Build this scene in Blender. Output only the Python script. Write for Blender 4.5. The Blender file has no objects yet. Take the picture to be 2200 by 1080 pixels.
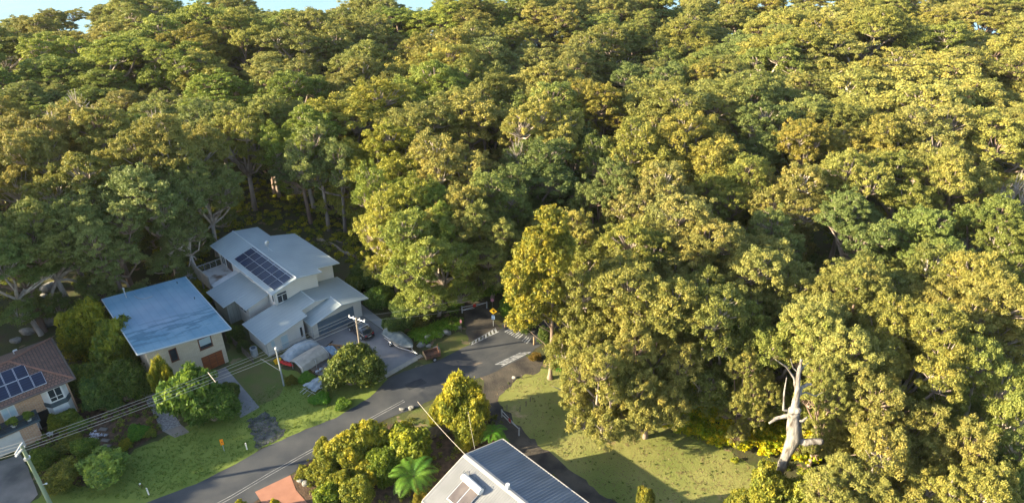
import bpy, math, random
import numpy as np
R_ = math.radians
S = bpy.context.scene

# ------------------------------------------------------------------ camera, sky, sun, exposure
H = 55.0
FPX = 1440.0
PITCH = R_(29.6)
cd = bpy.data.cameras.new('camera'); cam = bpy.data.objects.new('camera', cd); S.collection.objects.link(cam)
cam.location = (0, 0, H); cam.rotation_euler = (R_(90) - PITCH, 0, 0)
cd.sensor_width = 36; cd.lens = FPX / 2200 * 36; cd.clip_start = 0.5; cd.clip_end = 20000
S.camera = cam
SUN_EL = 18.5
SUN_AZ = 14.0
SUN_DIR = np.array([-math.cos(R_(SUN_EL)) * math.cos(R_(SUN_AZ)), -math.cos(R_(SUN_EL)) * math.sin(R_(SUN_AZ)), math.sin(R_(SUN_EL))])   # towards the sun
w = bpy.data.worlds.new('World'); S.world = w; w.use_nodes = True
nt = w.node_tree; sky = nt.nodes.new('ShaderNodeTexSky'); sky.sky_type = 'NISHITA'; sky.sun_disc = False
sky.sun_elevation = R_(SUN_EL)
sky.sun_rotation = math.atan2(SUN_DIR[0], SUN_DIR[1])
sky.air_density = 1.0; sky.dust_density = 1.0
nt.links.new(sky.outputs[0], nt.nodes['Background'].inputs[0]); nt.nodes['Background'].inputs[1].default_value = 0.105
sl = bpy.data.lights.new('sun', 'SUN'); sl.energy = 5.0; sl.angle = R_(0.6); sl.color = (1.0, 0.84, 0.56)
so = bpy.data.objects.new('sun', sl); S.collection.objects.link(so)
import mathutils
so.rotation_euler = mathutils.Vector(SUN_DIR.tolist()).to_track_quat('Z', 'Y').to_euler()
S.view_settings.view_transform = 'Standard'; S.view_settings.look = 'None'; S.view_settings.gamma = 1
S.view_settings.exposure = 2.05
S.cycles.max_bounces = 6; S.cycles.transparent_max_bounces = 6

# ------------------------------------------------------------------ survey: photo pixel -> ground position
fw = np.array([0, math.cos(PITCH), -math.sin(PITCH)]); up = np.array([0, math.sin(PITCH), math.cos(PITCH)])
def G(x, y, z=0.0):
    d = fw + (x - 1100) / FPX * np.array([1., 0, 0]) - (y - 540) / FPX * up
    t = (z - H) / d[2]
    return np.array([0, 0, H]) + t * d
def P(p):
    v = np.array(p, float) - np.array([0, 0, H]); zz = v @ fw
    return 1100 + FPX * v[0] / zz, 540 - FPX * (v @ up) / zz, zz
OR = np.array([-26.01, 73.30]); U = np.array([1, 1]) / math.sqrt(2); V = np.array([-1, 1]) / math.sqrt(2)
def HW(a, b, z=0):            # the street grid (a along the house fronts, b away from the road) -> world
    q = OR + a * U + b * V
    return (q[0], q[1], z)

# ------------------------------------------------------------------ materials
def mat(name, c1, c2=None, scale=3.0, rough=0.7, bump=0.0, bscale=None, metal=0.0, detail=6, stretch=(1, 1, 1), lo=0.35, hi=0.65, spec=0.3, objcol=False, rand=0.0, trans=0.0, coat=0.0, c3=None):
    m = bpy.data.materials.new(name); m.use_nodes = True; n = m.node_tree; N = n.nodes; L = n.links
    b = N['Principled BSDF']; b.inputs['Roughness'].default_value = rough; b.inputs['Metallic'].default_value = metal
    b.inputs['Specular IOR Level'].default_value = spec
    b.inputs['Coat Weight'].default_value = coat
    c2 = c2 or tuple(x * 0.8 for x in c1)
    tc = N.new('ShaderNodeTexCoord'); mp = N.new('ShaderNodeMapping'); mp.inputs['Scale'].default_value = stretch
    L.new(tc.outputs['Object'], mp.inputs[0])
    no = N.new('ShaderNodeTexNoise'); no.inputs['Scale'].default_value = scale; no.inputs['Detail'].default_value = detail
    L.new(mp.outputs[0], no.inputs[0])
    cr = N.new('ShaderNodeValToRGB'); cr.color_ramp.elements[0].position = lo; cr.color_ramp.elements[1].position = hi
    cr.color_ramp.elements[0].color = (*c1, 1); cr.color_ramp.elements[1].color = (*c2, 1)
    if c3:
        e = cr.color_ramp.elements.new((lo + hi) / 2 + 0.12); e.color = (*c3, 1)
    L.new(no.outputs[0], cr.inputs[0]); out = cr.outputs[0]
    if objcol:
        oi = N.new('ShaderNodeObjectInfo'); mx = N.new('ShaderNodeMix'); mx.data_type = 'RGBA'; mx.blend_type = 'MULTIPLY'; mx.inputs[0].default_value = 1
        L.new(out, mx.inputs[6]); L.new(oi.outputs['Color'], mx.inputs[7]); out = mx.outputs[2]
    L.new(out, b.inputs['Base Color'])
    if bump:
        bn = N.new('ShaderNodeTexNoise'); bn.inputs['Scale'].default_value = bscale or scale * 4; bn.inputs['Detail'].default_value = 4
        L.new(mp.outputs[0], bn.inputs[0]); bp = N.new('ShaderNodeBump'); bp.inputs['Strength'].default_value = bump; bp.inputs['Distance'].default_value = 0.1
        L.new(bn.outputs[0], bp.inputs['Height']); L.new(bp.outputs[0], b.inputs['Normal'])
    return m

def leafmat(name, ca, cb, ctip, trans=0.3):
    """leaf colour: two greens by leaf, a third by the mesh's own 'tint' (new growth), times the object's colour"""
    m = bpy.data.materials.new(name); m.use_nodes = True; n = m.node_tree; N = n.nodes; L = n.links
    b = N['Principled BSDF']; b.inputs['Roughness'].default_value = 0.55; b.inputs['Specular IOR Level'].default_value = 0.25
    ge = N.new('ShaderNodeNewGeometry'); at = N.new('ShaderNodeAttribute'); at.attribute_name = 'tint'
    m1 = N.new('ShaderNodeMix'); m1.data_type = 'RGBA'; m1.inputs[6].default_value = (*ca, 1); m1.inputs[7].default_value = (*cb, 1)
    L.new(ge.outputs['Random Per Island'], m1.inputs[0])
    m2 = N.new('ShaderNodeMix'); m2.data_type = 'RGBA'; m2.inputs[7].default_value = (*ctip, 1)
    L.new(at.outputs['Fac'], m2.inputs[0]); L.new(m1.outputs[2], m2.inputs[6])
    oi = N.new('ShaderNodeObjectInfo'); mx = N.new('ShaderNodeMix'); mx.data_type = 'RGBA'; mx.blend_type = 'MULTIPLY'; mx.inputs[0].default_value = 1
    L.new(m2.outputs[2], mx.inputs[6]); L.new(oi.outputs['Color'], mx.inputs[7])
    L.new(mx.outputs[2], b.inputs['Base Color'])
    tr = N.new('ShaderNodeBsdfTranslucent'); L.new(mx.outputs[2], tr.inputs['Color'])
    ms = N.new('ShaderNodeMixShader'); ms.inputs[0].default_value = trans
    L.new(b.outputs[0], ms.inputs[1]); L.new(tr.outputs[0], ms.inputs[2]); L.new(ms.outputs[0], N['Material Output'].inputs['Surface'])
    return m

def brickmat(name, c1, c2, mortar, scale, bw=0.5, rh=0.25, rough=0.85):
    m = bpy.data.materials.new(name); m.use_nodes = True; n = m.node_tree; N = n.nodes; L = n.links
    b = N['Principled BSDF']; b.inputs['Roughness'].default_value = rough; b.inputs['Specular IOR Level'].default_value = 0.2
    tc = N.new('ShaderNodeTexCoord'); sp = N.new('ShaderNodeSeparateXYZ'); ad = N.new('ShaderNodeMath'); cb = N.new('ShaderNodeCombineXYZ')
    L.new(tc.outputs['Object'], sp.inputs[0]); L.new(sp.outputs[0], ad.inputs[0]); L.new(sp.outputs[1], ad.inputs[1])
    L.new(ad.outputs[0], cb.inputs[0]); L.new(sp.outputs[2], cb.inputs[1])
    br = N.new('ShaderNodeTexBrick'); br.inputs['Scale'].default_value = scale; br.inputs['Brick Width'].default_value = bw; br.inputs['Row Height'].default_value = rh
    br.inputs['Color1'].default_value = (*c1, 1); br.inputs['Color2'].default_value = (*c2, 1); br.inputs['Mortar'].default_value = (*mortar, 1)
    br.inputs['Mortar Size'].default_value = 0.02; L.new(cb.outputs[0], br.inputs[0]); L.new(br.outputs[0], b.inputs['Base Color'])
    return m

M = {}
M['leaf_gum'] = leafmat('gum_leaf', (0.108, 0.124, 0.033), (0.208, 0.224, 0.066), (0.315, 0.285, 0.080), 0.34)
M['leaf_shrub'] = leafmat('shrub_leaf', (0.068, 0.100, 0.022), (0.145, 0.175, 0.040), (0.34, 0.31, 0.045), 0.32)
M['leaf_fern'] = leafmat('fern_leaf', (0.06, 0.15, 0.02), (0.13, 0.25, 0.03), (0.36, 0.38, 0.04), 0.3)
M['bark'] = mat('gum_bark', (0.56, 0.51, 0.46), (0.28, 0.23, 0.20), 1.2, 0.85, 0.3, 6, stretch=(1, 1, 0.25), objcol=True)
M['snag'] = mat('weathered_wood', (0.25, 0.235, 0.22), (0.06, 0.048, 0.04), 3.0, 0.85, 0.9, 5, stretch=(1, 1, 0.3), lo=0.42, hi=0.72)
M['litter'] = mat('leaf_litter', (0.065, 0.055, 0.03), (0.21, 0.145, 0.09), 0.5, 0.95, 0.6, 3, detail=12, c3=(0.06, 0.075, 0.02))
M['grass'] = mat('lawn_grass', (0.11, 0.160, 0.024), (0.16, 0.195, 0.04), 0.25, 0.95, 0.5, 8, detail=14, lo=0.25, hi=0.75)
M['grass2'] = mat('dry_lawn_grass', (0.14, 0.17, 0.036), (0.46, 0.33, 0.17), 0.16, 0.95, 0.6, 6, detail=15, lo=0.34, hi=0.66, c3=(0.25, 0.245, 0.075))
M['grass3'] = mat('patchy_dry_grass', (0.12, 0.11, 0.04), (0.20, 0.16, 0.08), 0.4, 0.95, 0.6, 6, detail=14, c3=(0.09, 0.12, 0.025))
M['mulch'] = mat('bark_mulch', (0.05, 0.034, 0.022), (0.13, 0.08, 0.05), 1.6, 0.95, 0.8, 6, detail=12)
M['asphalt'] = mat('worn_asphalt', (0.034, 0.039, 0.047), (0.078, 0.080, 0.081), 0.30, 0.85, 0.25, 14, detail=14, lo=0.3, hi=0.7)
M['dirt'] = mat('dark_dirt', (0.035, 0.032, 0.03), (0.105, 0.09, 0.07), 0.4, 0.95, 0.6, 5, detail=13)
M['rubble'] = mat('dark_gravel', (0.03, 0.033, 0.036), (0.12, 0.12, 0.11), 1.5, 0.95, 1.0, 6, detail=12)
M['gravel'] = mat('pale_gravel', (0.12, 0.125, 0.13), (0.30, 0.30, 0.30), 5.0, 0.95, 0.8, 8, detail=10)
M['concrete'] = mat('grey_concrete', (0.165, 0.165, 0.175), (0.235, 0.23, 0.23), 0.5, 0.85, 0.15, 10, detail=12)
M['concrete_l'] = mat('pale_concrete', (0.27, 0.285, 0.29), (0.34, 0.34, 0.335), 0.6, 0.85, 0.1, 10, detail=10)
M['concrete_d'] = mat('stained_concrete', (0.10, 0.095, 0.085), (0.25, 0.22, 0.19), 0.28, 0.9, 0.2, 10, detail=12)
M['terracotta'] = mat('terracotta_concrete', (0.36, 0.17, 0.11), (0.30, 0.14, 0.09), 0.8, 0.85, 0.1, 10)
M['kerb'] = mat('kerb_concrete', (0.36, 0.33, 0.27), (0.27, 0.25, 0.21), 1.5, 0.85, 0.2, 10)
M['paint'] = mat('worn_road_paint', (0.40, 0.41, 0.41), (0.10, 0.11, 0.12), 1.6, 0.8, 0.1, 10, detail=12, lo=0.42, hi=0.66)
M['line'] = mat('faded_road_line', (0.30, 0.30, 0.29), (0.14, 0.14, 0.145), 1.2, 0.85, 0.1, 10, detail=12, lo=0.4, hi=0.65)
M['roof'] = mat('grey_sheet_roof', (0.30, 0.345, 0.355), (0.255, 0.30, 0.31), 0.35, 0.6, 0.0, spec=0.25, detail=8)
M['trim'] = mat('pale_roof_trim', (0.42, 0.46, 0.475), (0.37, 0.41, 0.43), 0.5, 0.5)
M['wall'] = mat('cream_weatherboard', (0.63, 0.60, 0.55), (0.58, 0.55, 0.51), 0.6, 0.75)
M['wallgreen'] = mat('sage_cladding', (0.33, 0.35, 0.32), (0.28, 0.30, 0.28), 1, 0.75)
M['white'] = mat('white_paint', (0.62, 0.62, 0.61), (0.54, 0.54, 0.53), 2, 0.5)
M['gdoor'] = mat('blue_grey_door', (0.125, 0.17, 0.22), (0.11, 0.15, 0.195), 1, 0.5)
M['glass'] = mat('dark_glass', (0.02, 0.028, 0.035), (0.03, 0.04, 0.05), 1, 0.08, spec=0.8)
M['blind'] = mat('drawn_blind', (0.42, 0.52, 0.56), (0.38, 0.47, 0.5), 1, 0.3)
M['brown'] = mat('brown_timber_frame', (0.16, 0.06, 0.035), (0.12, 0.045, 0.025), 4, 0.5)
M['cedar'] = mat('cedar_boards', (0.30, 0.095, 0.035), (0.20, 0.06, 0.025), 3, 0.55, stretch=(.3, .3, 4))
M['pv'] = mat('solar_cell', (0.008, 0.014, 0.032), (0.012, 0.02, 0.045), 1, 0.3, spec=0.35)
M['alu'] = mat('aluminium', (0.62, 0.64, 0.66), (0.5, 0.52, 0.54), 3, 0.35, metal=0.6)
M['deck'] = mat('stained_deck', (0.50, 0.47, 0.44), (0.17, 0.12, 0.09), 0.7, 0.85, detail=10, lo=0.5, hi=0.68)
M['fence'] = mat('grey_timber', (0.10, 0.085, 0.07), (0.17, 0.15, 0.125), 2, 0.9, 0.3)
M['screen'] = mat('tan_screen', (0.33, 0.29, 0.23), (0.25, 0.22, 0.18), 2, 0.8)
M['tile'] = None
M['brick'] = brickmat('tan_brick', (0.46, 0.27, 0.15), (0.37, 0.19, 0.10), (0.42, 0.37, 0.31), 1.0, 0.5, 0.17)
M['cream'] = brickmat('cream_brick', (0.60, 0.52, 0.40), (0.52, 0.44, 0.33), (0.46, 0.40, 0.31), 1.0, 0.5, 0.17)
M['slate'] = mat('slate_panel', (0.045, 0.07, 0.085), (0.06, 0.085, 0.10), 2, 0.6)
M['black'] = mat('black_plastic', (0.012, 0.012, 0.013), (0.02, 0.02, 0.02), 2, 0.5)
M['rubber'] = mat('tyre_rubber', (0.02, 0.02, 0.02), (0.03, 0.03, 0.03), 3, 0.85)
M['carpaint'] = mat('dark_car_paint', (0.030, 0.030, 0.033), (0.026, 0.026, 0.03), 1, 0.25, spec=0.6, coat=1.0)
M['tarp'] = mat('grey_tarp', (0.38, 0.42, 0.45), (0.26, 0.30, 0.33), 1.6, 0.6, 0.6, 3)
M['tarptan'] = mat('tan_canvas', (0.36, 0.335, 0.29), (0.28, 0.26, 0.225), 1.5, 0.8, 0.5, 2)
M['tarpblue'] = mat('blue_tarp', (0.24, 0.34, 0.44), (0.17, 0.25, 0.34), 2.5, 0.6, 0.6, 4)
M['cover'] = mat('boat_cover', (0.085, 0.115, 0.12), (0.17, 0.20, 0.20), 1.4, 0.7, 0.7, 3)
M['hull'] = mat('boat_hull', (0.66, 0.68, 0.68), (0.5, 0.52, 0.52), 1, 0.35)
M['rust'] = mat('rusty_steel', (0.16, 0.075, 0.045), (0.07, 0.045, 0.035), 3, 0.85, 0.3)
M['ply'] = mat('weathered_plywood', (0.42, 0.27, 0.15), (0.30, 0.19, 0.11), 3, 0.8)
M['pole'] = mat('mossy_pole', (0.27, 0.33, 0.22), (0.18, 0.22, 0.14), 2, 0.85, 0.3, stretch=(1, 1, .2))
M['polegrey'] = mat('grey_pole', (0.34, 0.36, 0.38), (0.26, 0.28, 0.29), 2, 0.6)
M['poletim'] = mat('timber_pole', (0.27, 0.23, 0.19), (0.19, 0.16, 0.13), 2, 0.9, stretch=(1, 1, .2))
M['wire'] = mat('pale_cable', (0.42, 0.38, 0.31), (0.36, 0.33, 0.28), 1, 0.5)
M['orange'] = mat('orange_plate', (0.85, 0.27, 0.015), (0.8, 0.25, 0.015), 1, 0.5)
M['yellow'] = mat('yellow_plate', (0.85, 0.50, 0.02), (0.8, 0.46, 0.02), 1, 0.5)
M['red'] = mat('red_paint', (0.55, 0.03, 0.025), (0.48, 0.025, 0.02), 2, 0.45)
M['bluesign'] = mat('pale_blue_plate', (0.40, 0.55, 0.75), (0.38, 0.52, 0.70), 1, 0.5)
M['rock'] = mat('grey_rock', (0.33, 0.32, 0.29), (0.15, 0.145, 0.13), 1.4, 0.95, 0.8, 4)
M['terrapot'] = mat('orange_trough', (0.42, 0.10, 0.035), (0.33, 0.08, 0.03), 2, 0.7)
M['log'] = mat('fallen_log_wood', (0.42, 0.36, 0.29), (0.24, 0.19, 0.15), 1.5, 0.9, 0.4, 4)
M['pot'] = mat('white_pot', (0.6, 0.6, 0.58), (0.5, 0.5, 0.48), 3, 0.6)
M['petal'] = mat('white_petals', (0.62, 0.64, 0.72), (0.5, 0.52, 0.62), 3, 0.6)

def grooved(base, name, axis, period, depth=0.5, dark=0.75, extra=None):
    """copy of a sheet material with ribs running square to axis"""
    m = M[base].copy(); m.name = name; n = m.node_tree; N = n.nodes; L = n.links; b = N['Principled BSDF']
    tc = N.new('ShaderNodeTexCoord'); sp = N.new('ShaderNodeSeparateXYZ'); L.new(tc.outputs['Object'], sp.inputs[0])
    mu = N.new('ShaderNodeMath'); mu.operation = 'MULTIPLY'; mu.inputs[1].default_value = 1 / period; L.new(sp.outputs[axis], mu.inputs[0])
    fr = N.new('ShaderNodeMath'); fr.operation = 'FRACT'; L.new(mu.outputs[0], fr.inputs[0])
    cmp = N.new('ShaderNodeMath'); cmp.operation = 'LESS_THAN'; cmp.inputs[1].default_value = 0.16; L.new(fr.outputs[0], cmp.inputs[0])
    src = b.inputs['Base Color'].links[0].from_socket
    mx = N.new('ShaderNodeMix'); mx.data_type = 'RGBA'; mx.blend_type = 'MULTIPLY'; mx.inputs[7].default_value = (dark, dark, dark, 1)
    L.new(cmp.outputs[0], mx.inputs[0]); L.new(src, mx.inputs[6]); L.new(mx.outputs[2], b.inputs['Base Color'])
    bp = N.new('ShaderNodeBump'); bp.inputs['Strength'].default_value = depth; bp.inputs['Distance'].default_value = 0.03
    L.new(cmp.outputs[0], bp.inputs['Height']); L.new(bp.outputs[0], b.inputs['Normal'])
    return m
M['boards'] = grooved('wall', 'cream_weatherboards_lapped', 2, 0.30, 0.6, 0.88)
M['roofsheet'] = grooved('roof', 'grey_ribbed_sheet', 1, 0.62, 0.5, 0.90)
M['pvstrip'] = grooved('pv', 'solar_cell_rows', 1, 0.32, 0.0, 2.2)
M['pvstrip2'] = grooved('pv', 'solar_cell_rows_fine', 0, 0.30, 0.0, 2.2)
M['sagev'] = grooved('wallgreen', 'sage_battens', 0, 0.5, 0.6, 0.8)

def tilemat():
    m = bpy.data.materials.new('brown_roof_tiles'); m.use_nodes = True; n = m.node_tree; N = n.nodes; L = n.links; b = N['Principled BSDF']
    b.inputs['Roughness'].default_value = 0.8
    tc = N.new('ShaderNodeTexCoord'); sp = N.new('ShaderNodeSeparateXYZ'); L.new(tc.outputs['UV'], sp.inputs[0])
    br = N.new('ShaderNodeTexBrick'); br.inputs['Scale'].default_value = 1.0; br.inputs['Brick Width'].default_value = 0.34; br.inputs['Row Height'].default_value = 0.36
    br.inputs['Mortar Size'].default_value = 0.045; br.inputs['Mortar Smooth'].default_value = 0.4
    br.inputs['Color1'].default_value = (0.185, 0.095, 0.065, 1); br.inputs['Color2'].default_value = (0.12, 0.07, 0.052, 1); br.inputs['Mortar'].default_value = (0.05, 0.032, 0.026, 1)
    L.new(tc.outputs['UV'], br.inputs[0])
    no = N.new('ShaderNodeTexNoise'); no.inputs['Scale'].default_value = 0.9; no.inputs['Detail'].default_value = 8; L.new(tc.outputs['Object'], no.inputs[0])
    mr = N.new('ShaderNodeMapRange'); mr.inputs[3].default_value = 0.65; mr.inputs[4].default_value = 1.45; L.new(no.outputs[0], mr.inputs[0])
    mx = N.new('ShaderNodeMix'); mx.data_type = 'RGBA'; mx.blend_type = 'MULTIPLY'; mx.inputs[0].default_value = 1
    L.new(br.outputs[0], mx.inputs[6]); L.new(mr.outputs[0], mx.inputs[7]); L.new(mx.outputs[2], b.inputs['Base Color'])
    bp = N.new('ShaderNodeBump'); bp.invert = True; bp.inputs['Strength'].default_value = 0.8; bp.inputs['Distance'].default_value = 0.05
    L.new(br.outputs['Fac'], bp.inputs['Height']); L.new(bp.outputs[0], b.inputs['Normal'])
    return m
M['tile'] = tilemat()

def blueroofmat():
    m = mat('blue_sheet_roof', (0.11, 0.22, 0.30), (0.17, 0.285, 0.36), 0.4, 0.6, 0.0, spec=0.2, detail=9)
    n = m.node_tree; N = n.nodes; L = n.links; b = N['Principled BSDF']; src = b.inputs['Base Color'].links[0].from_socket
    tc = N.new('ShaderNodeTexCoord')
    # paler patch in the middle of the sheet, thinning outwards
    no = N.new('ShaderNodeTexNoise'); no.inputs['Scale'].default_value = 0.22; no.inputs['Detail'].default_value = 5; L.new(tc.outputs['Object'], no.inputs[0])
    gr = N.new('ShaderNodeVectorMath'); gr.operation = 'DISTANCE'; gr.inputs[1].default_value = (5.2, 8.2, 6.0); L.new(tc.outputs['Object'], gr.inputs[0])
    ma = N.new('ShaderNodeMapRange'); ma.inputs[1].default_value = 6.5; ma.inputs[2].default_value = 2.5; L.new(gr.outputs['Value'], ma.inputs[0])
    m1 = N.new('ShaderNodeMath'); m1.operation = 'MULTIPLY'; L.new(ma.outputs[0], m1.inputs[0]); L.new(no.outputs[0], m1.inputs[1])
    mx = N.new('ShaderNodeMix'); mx.data_type = 'RGBA'; mx.inputs[7].default_value = (0.27, 0.32, 0.40, 1); L.new(m1.outputs[0], mx.inputs[0]); L.new(src, mx.inputs[6])
    # old wet stains, streaked across
    mp = N.new('ShaderNodeMapping'); mp.inputs['Scale'].default_value = (0.35, 1.5, 1); L.new(tc.outputs['Object'], mp.inputs[0])
    n2 = N.new('ShaderNodeTexNoise'); n2.inputs['Scale'].default_value = 1.1; n2.inputs['Detail'].default_value = 3; L.new(mp.outputs[0], n2.inputs[0])
    r2 = N.new('ShaderNodeMapRange'); r2.inputs[1].default_value = 0.49; r2.inputs[2].default_value = 0.55; L.new(n2.outputs[0], r2.inputs[0])
    sp = N.new('ShaderNodeSeparateXYZ'); L.new(tc.outputs['Object'], sp.inputs[0])
    r3 = N.new('ShaderNodeMapRange'); r3.inputs[1].default_value = 7.5; r3.inputs[2].default_value = 5.0; L.new(sp.outputs[1], r3.inputs[0])
    r4 = N.new('ShaderNodeMapRange'); r4.inputs[1].default_value = 0.8; r4.inputs[2].default_value = 2.2; L.new(sp.outputs[1], r4.inputs[0])
    m2 = N.new('ShaderNodeMath'); m2.operation = 'MULTIPLY'; L.new(r2.outputs[0], m2.inputs[0]); L.new(r3.outputs[0], m2.inputs[1])
    m3 = N.new('ShaderNodeMath'); m3.operation = 'MULTIPLY'; L.new(m2.outputs[0], m3.inputs[0]); L.new(r4.outputs[0], m3.inputs[1])
    m4 = N.new('ShaderNodeMath'); m4.operation = 'MULTIPLY'; L.new(m3.outputs[0], m4.inputs[0]); m4.inputs[1].default_value = 0.65
    my = N.new('ShaderNodeMix'); my.data_type = 'RGBA'; my.inputs[7].default_value = (0.055, 0.125, 0.18, 1); L.new(m4.outputs[0], my.inputs[0]); L.new(mx.outputs[2], my.inputs[6])
    L.new(my.outputs[2], b.inputs['Base Color'])
    return m
M['blueroof'] = blueroofmat(); M['blueroof'] = grooved('blueroof', 'blue_ribbed_sheet', 0, 0.9, 0.3, 0.93)

def watermat():
    m = mat('sea_water', (0.13, 0.26, 0.34), (0.18, 0.32, 0.38), 0.01, 0.25, 0.35, 0.25, detail=8, spec=0.5); return m
M['sea'] = watermat()

# ------------------------------------------------------------------ mesh helpers
class MB:
    def __init__(s): s.v = []; s.f = []; s.mi = []; s.cur = 0; s.uv = {}
    def add(s, vs, fs):
        o = len(s.v); s.v += [tuple(map(float, p)) for p in vs]
        for f in fs: s.f.append(tuple(i + o for i in f)); s.mi.append(s.cur)
        return o
    def box(s, x0, x1, y0, y1, z0, z1):
        v = [(x, y, z) for z in (z0, z1) for y in (y0, y1) for x in (x0, x1)]
        s.add(v, [(0, 2, 3, 1), (4, 5, 7, 6), (0, 1, 5, 4), (2, 6, 7, 3), (0, 4, 6, 2), (1, 3, 7, 5)])
    def slab(s, pts, t):                    # polygon with thickness t downwards
        n = len(pts); v = list(pts) + [(p[0], p[1], p[2] - t) for p in pts]
        s.add(v, [tuple(range(n)), tuple(range(2 * n - 1, n - 1, -1))] + [(i, i + n, (i + 1) % n + n, (i + 1) % n) for i in range(n)])
    def prism_y(s, prof, y0, y1):           # profile in x,z pulled along y
        n = len(prof); v = [(x, y0, z) for x, z in prof] + [(x, y1, z) for x, z in prof]
        s.add(v, [tuple(range(n)), tuple(range(2 * n - 1, n - 1, -1))] + [(i, (i + 1) % n, (i + 1) % n + n, i + n)[::-1] for i in range(n)])
    def prism_x(s, prof, x0, x1):
        n = len(prof); v = [(x0, y, z) for y, z in prof] + [(x1, y, z) for y, z in prof]
        s.add(v, [tuple(range(n)), tuple(range(2 * n - 1, n - 1, -1))] + [(i, (i + 1) % n, (i + 1) % n + n, i + n)[::-1] for i in range(n)])
    def tube(s, pts, rad, n=6, cap=True):
        pts = [np.array(p, float) for p in pts]; rad = rad if hasattr(rad, '__len__') else [rad] * len(pts)
        vs = []; prev = None
        for i, p in enumerate(pts):
            d = pts[min(i + 1, len(pts) - 1)] - pts[max(i - 1, 0)]; d = d / (np.linalg.norm(d) + 1e-9)
            a = np.cross(d, prev if prev is not None else ([0, 0, 1] if abs(d[2]) < .9 else [1, 0, 0]))
            if prev is not None: a = prev - d * (prev @ d)
            a = a / (np.linalg.norm(a) + 1e-9); b = np.cross(d, a); prev = a
            for k in range(n):
                t = 2 * math.pi * k / n; vs.append(p + rad[i] * (math.cos(t) * a + math.sin(t) * b))
        fs = [(i * n + k, i * n + (k + 1) % n, (i + 1) * n + (k + 1) % n, (i + 1) * n + k) for i in range(len(pts) - 1) for k in range(n)]
        if cap: fs += [tuple(range(n))[::-1], tuple((len(pts) - 1) * n + k for k in range(n))]
        s.add(vs, fs)
    def blob(s, c, r, seed=0, amp=.2, nu=10, nv=7, zmin=-1):
        rg = random.Random(seed); ph = [(rg.uniform(-3, 3), rg.uniform(-3, 3), rg.uniform(-3, 3), rg.uniform(0, 6)) for _ in range(5)]
        vs = []
        for j in range(nv + 1):
            th = math.pi * j / nv
            for i in range(nu):
                a = 2 * math.pi * i / nu; d = np.array([math.sin(th) * math.cos(a), math.sin(th) * math.sin(a), math.cos(th)])
                k = 1 + amp * sum(math.sin(q[0] * d[0] + q[1] * d[1] + q[2] * d[2] + q[3]) for q in ph) / 2.2
                vs.append((c[0] + d[0] * r[0] * k, c[1] + d[1] * r[1] * k, c[2] + max(d[2], zmin) * r[2] * k))
        s.add(vs, [(j * nu + i, (j + 1) * nu + i, (j + 1) * nu + (i + 1) % nu, j * nu + (i + 1) % nu) for j in range(nv) for i in range(nu)])
    def build(s, name, m, parent=None, smooth=False, label=None):
        me = bpy.data.meshes.new(name); me.from_pydata(s.v, [], s.f)
        for x in (m if isinstance(m, (list, tuple)) else [m]): me.materials.append(M[x] if isinstance(x, str) else x)
        me.polygons.foreach_set('material_index', s.mi)
        if smooth: me.polygons.foreach_set('use_smooth', [True] * len(s.f))
        me.validate(); me.update()
        o = bpy.data.objects.new(name, me); S.collection.objects.link(o)
        if parent: o.parent = parent
        if label: o['label'] = label
        return o
def thing(name, label, cat, loc=(0, 0, 0), rz=0, group=None):
    o = bpy.data.objects.new(name, None); S.collection.objects.link(o); o.empty_display_size = .5
    o.location = [float(x) for x in loc]; o.rotation_euler = (0, 0, rz); o['label'] = label; o['category'] = cat
    if group: o['group'] = group
    return o
def tag(o, label, cat, group=None, kind=None):
    o['label'] = label; o['category'] = cat
    if group: o['group'] = group
    if kind: o['kind'] = kind
    return o
def copy_tree(o, parent=None):
    c = o.copy(); S.collection.objects.link(c); c.parent = parent
    for ch in o.children: copy_tree(ch, c)
    return c
A45 = R_(45)
def hb(a, b, z=0, rz=0): return dict(loc=HW(a, b, z), rz=A45 + rz)

# ------------------------------------------------------------------ terrain and sea
def smooth(a, b, x): t = np.clip((x - a) / (b - a), 0, 1); return t * t * (3 - 2 * t)
def terr(x, y):
    x = np.asarray(x, float); y = np.asarray(y, float)
    h = smooth(95, 150, y) * (1.6 * np.sin(x * .045 + 1) * np.cos(y * .05) + 0.5)
    h = h + smooth(20, 60, x) * smooth(60, 100, y) * 0.8 * np.sin(y * .08)
    h = h - 26 * smooth(236, 300, y + 0.0 * x)
    return h
xs = np.concatenate([[-6000, -2500, -1000, -500], np.arange(-340, 341, 5), [500, 1000, 2500, 6000]])
ys = np.concatenate([[-3000, -1000, -300], np.arange(-60, 341, 5), [450, 800, 1500, 3000, 6000, 12000]])
X, Y = np.meshgrid(xs, ys); Z = terr(X, Y); Z[(X > -60) & (X < 70) & (Y > 30) & (Y < 95)] = 0
nx = len(xs); ny = len(ys)
mb = MB(); mb.add(np.stack([X, Y, Z], -1).reshape(-1, 3), [(j * nx + i, j * nx + i + 1, (j + 1) * nx + i + 1, (j + 1) * nx + i) for j in range(ny - 1) for i in range(nx - 1)])
o = mb.build('ground', 'litter', smooth=True); o['kind'] = 'structure'
mb = MB(); mb.add([(-9000, 238, -12), (9000, 238, -12), (9000, 15000, -12), (-9000, 15000, -12)], [(0, 1, 2, 3)])
o = mb.build('sea', 'sea'); o['kind'] = 'structure'

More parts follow.
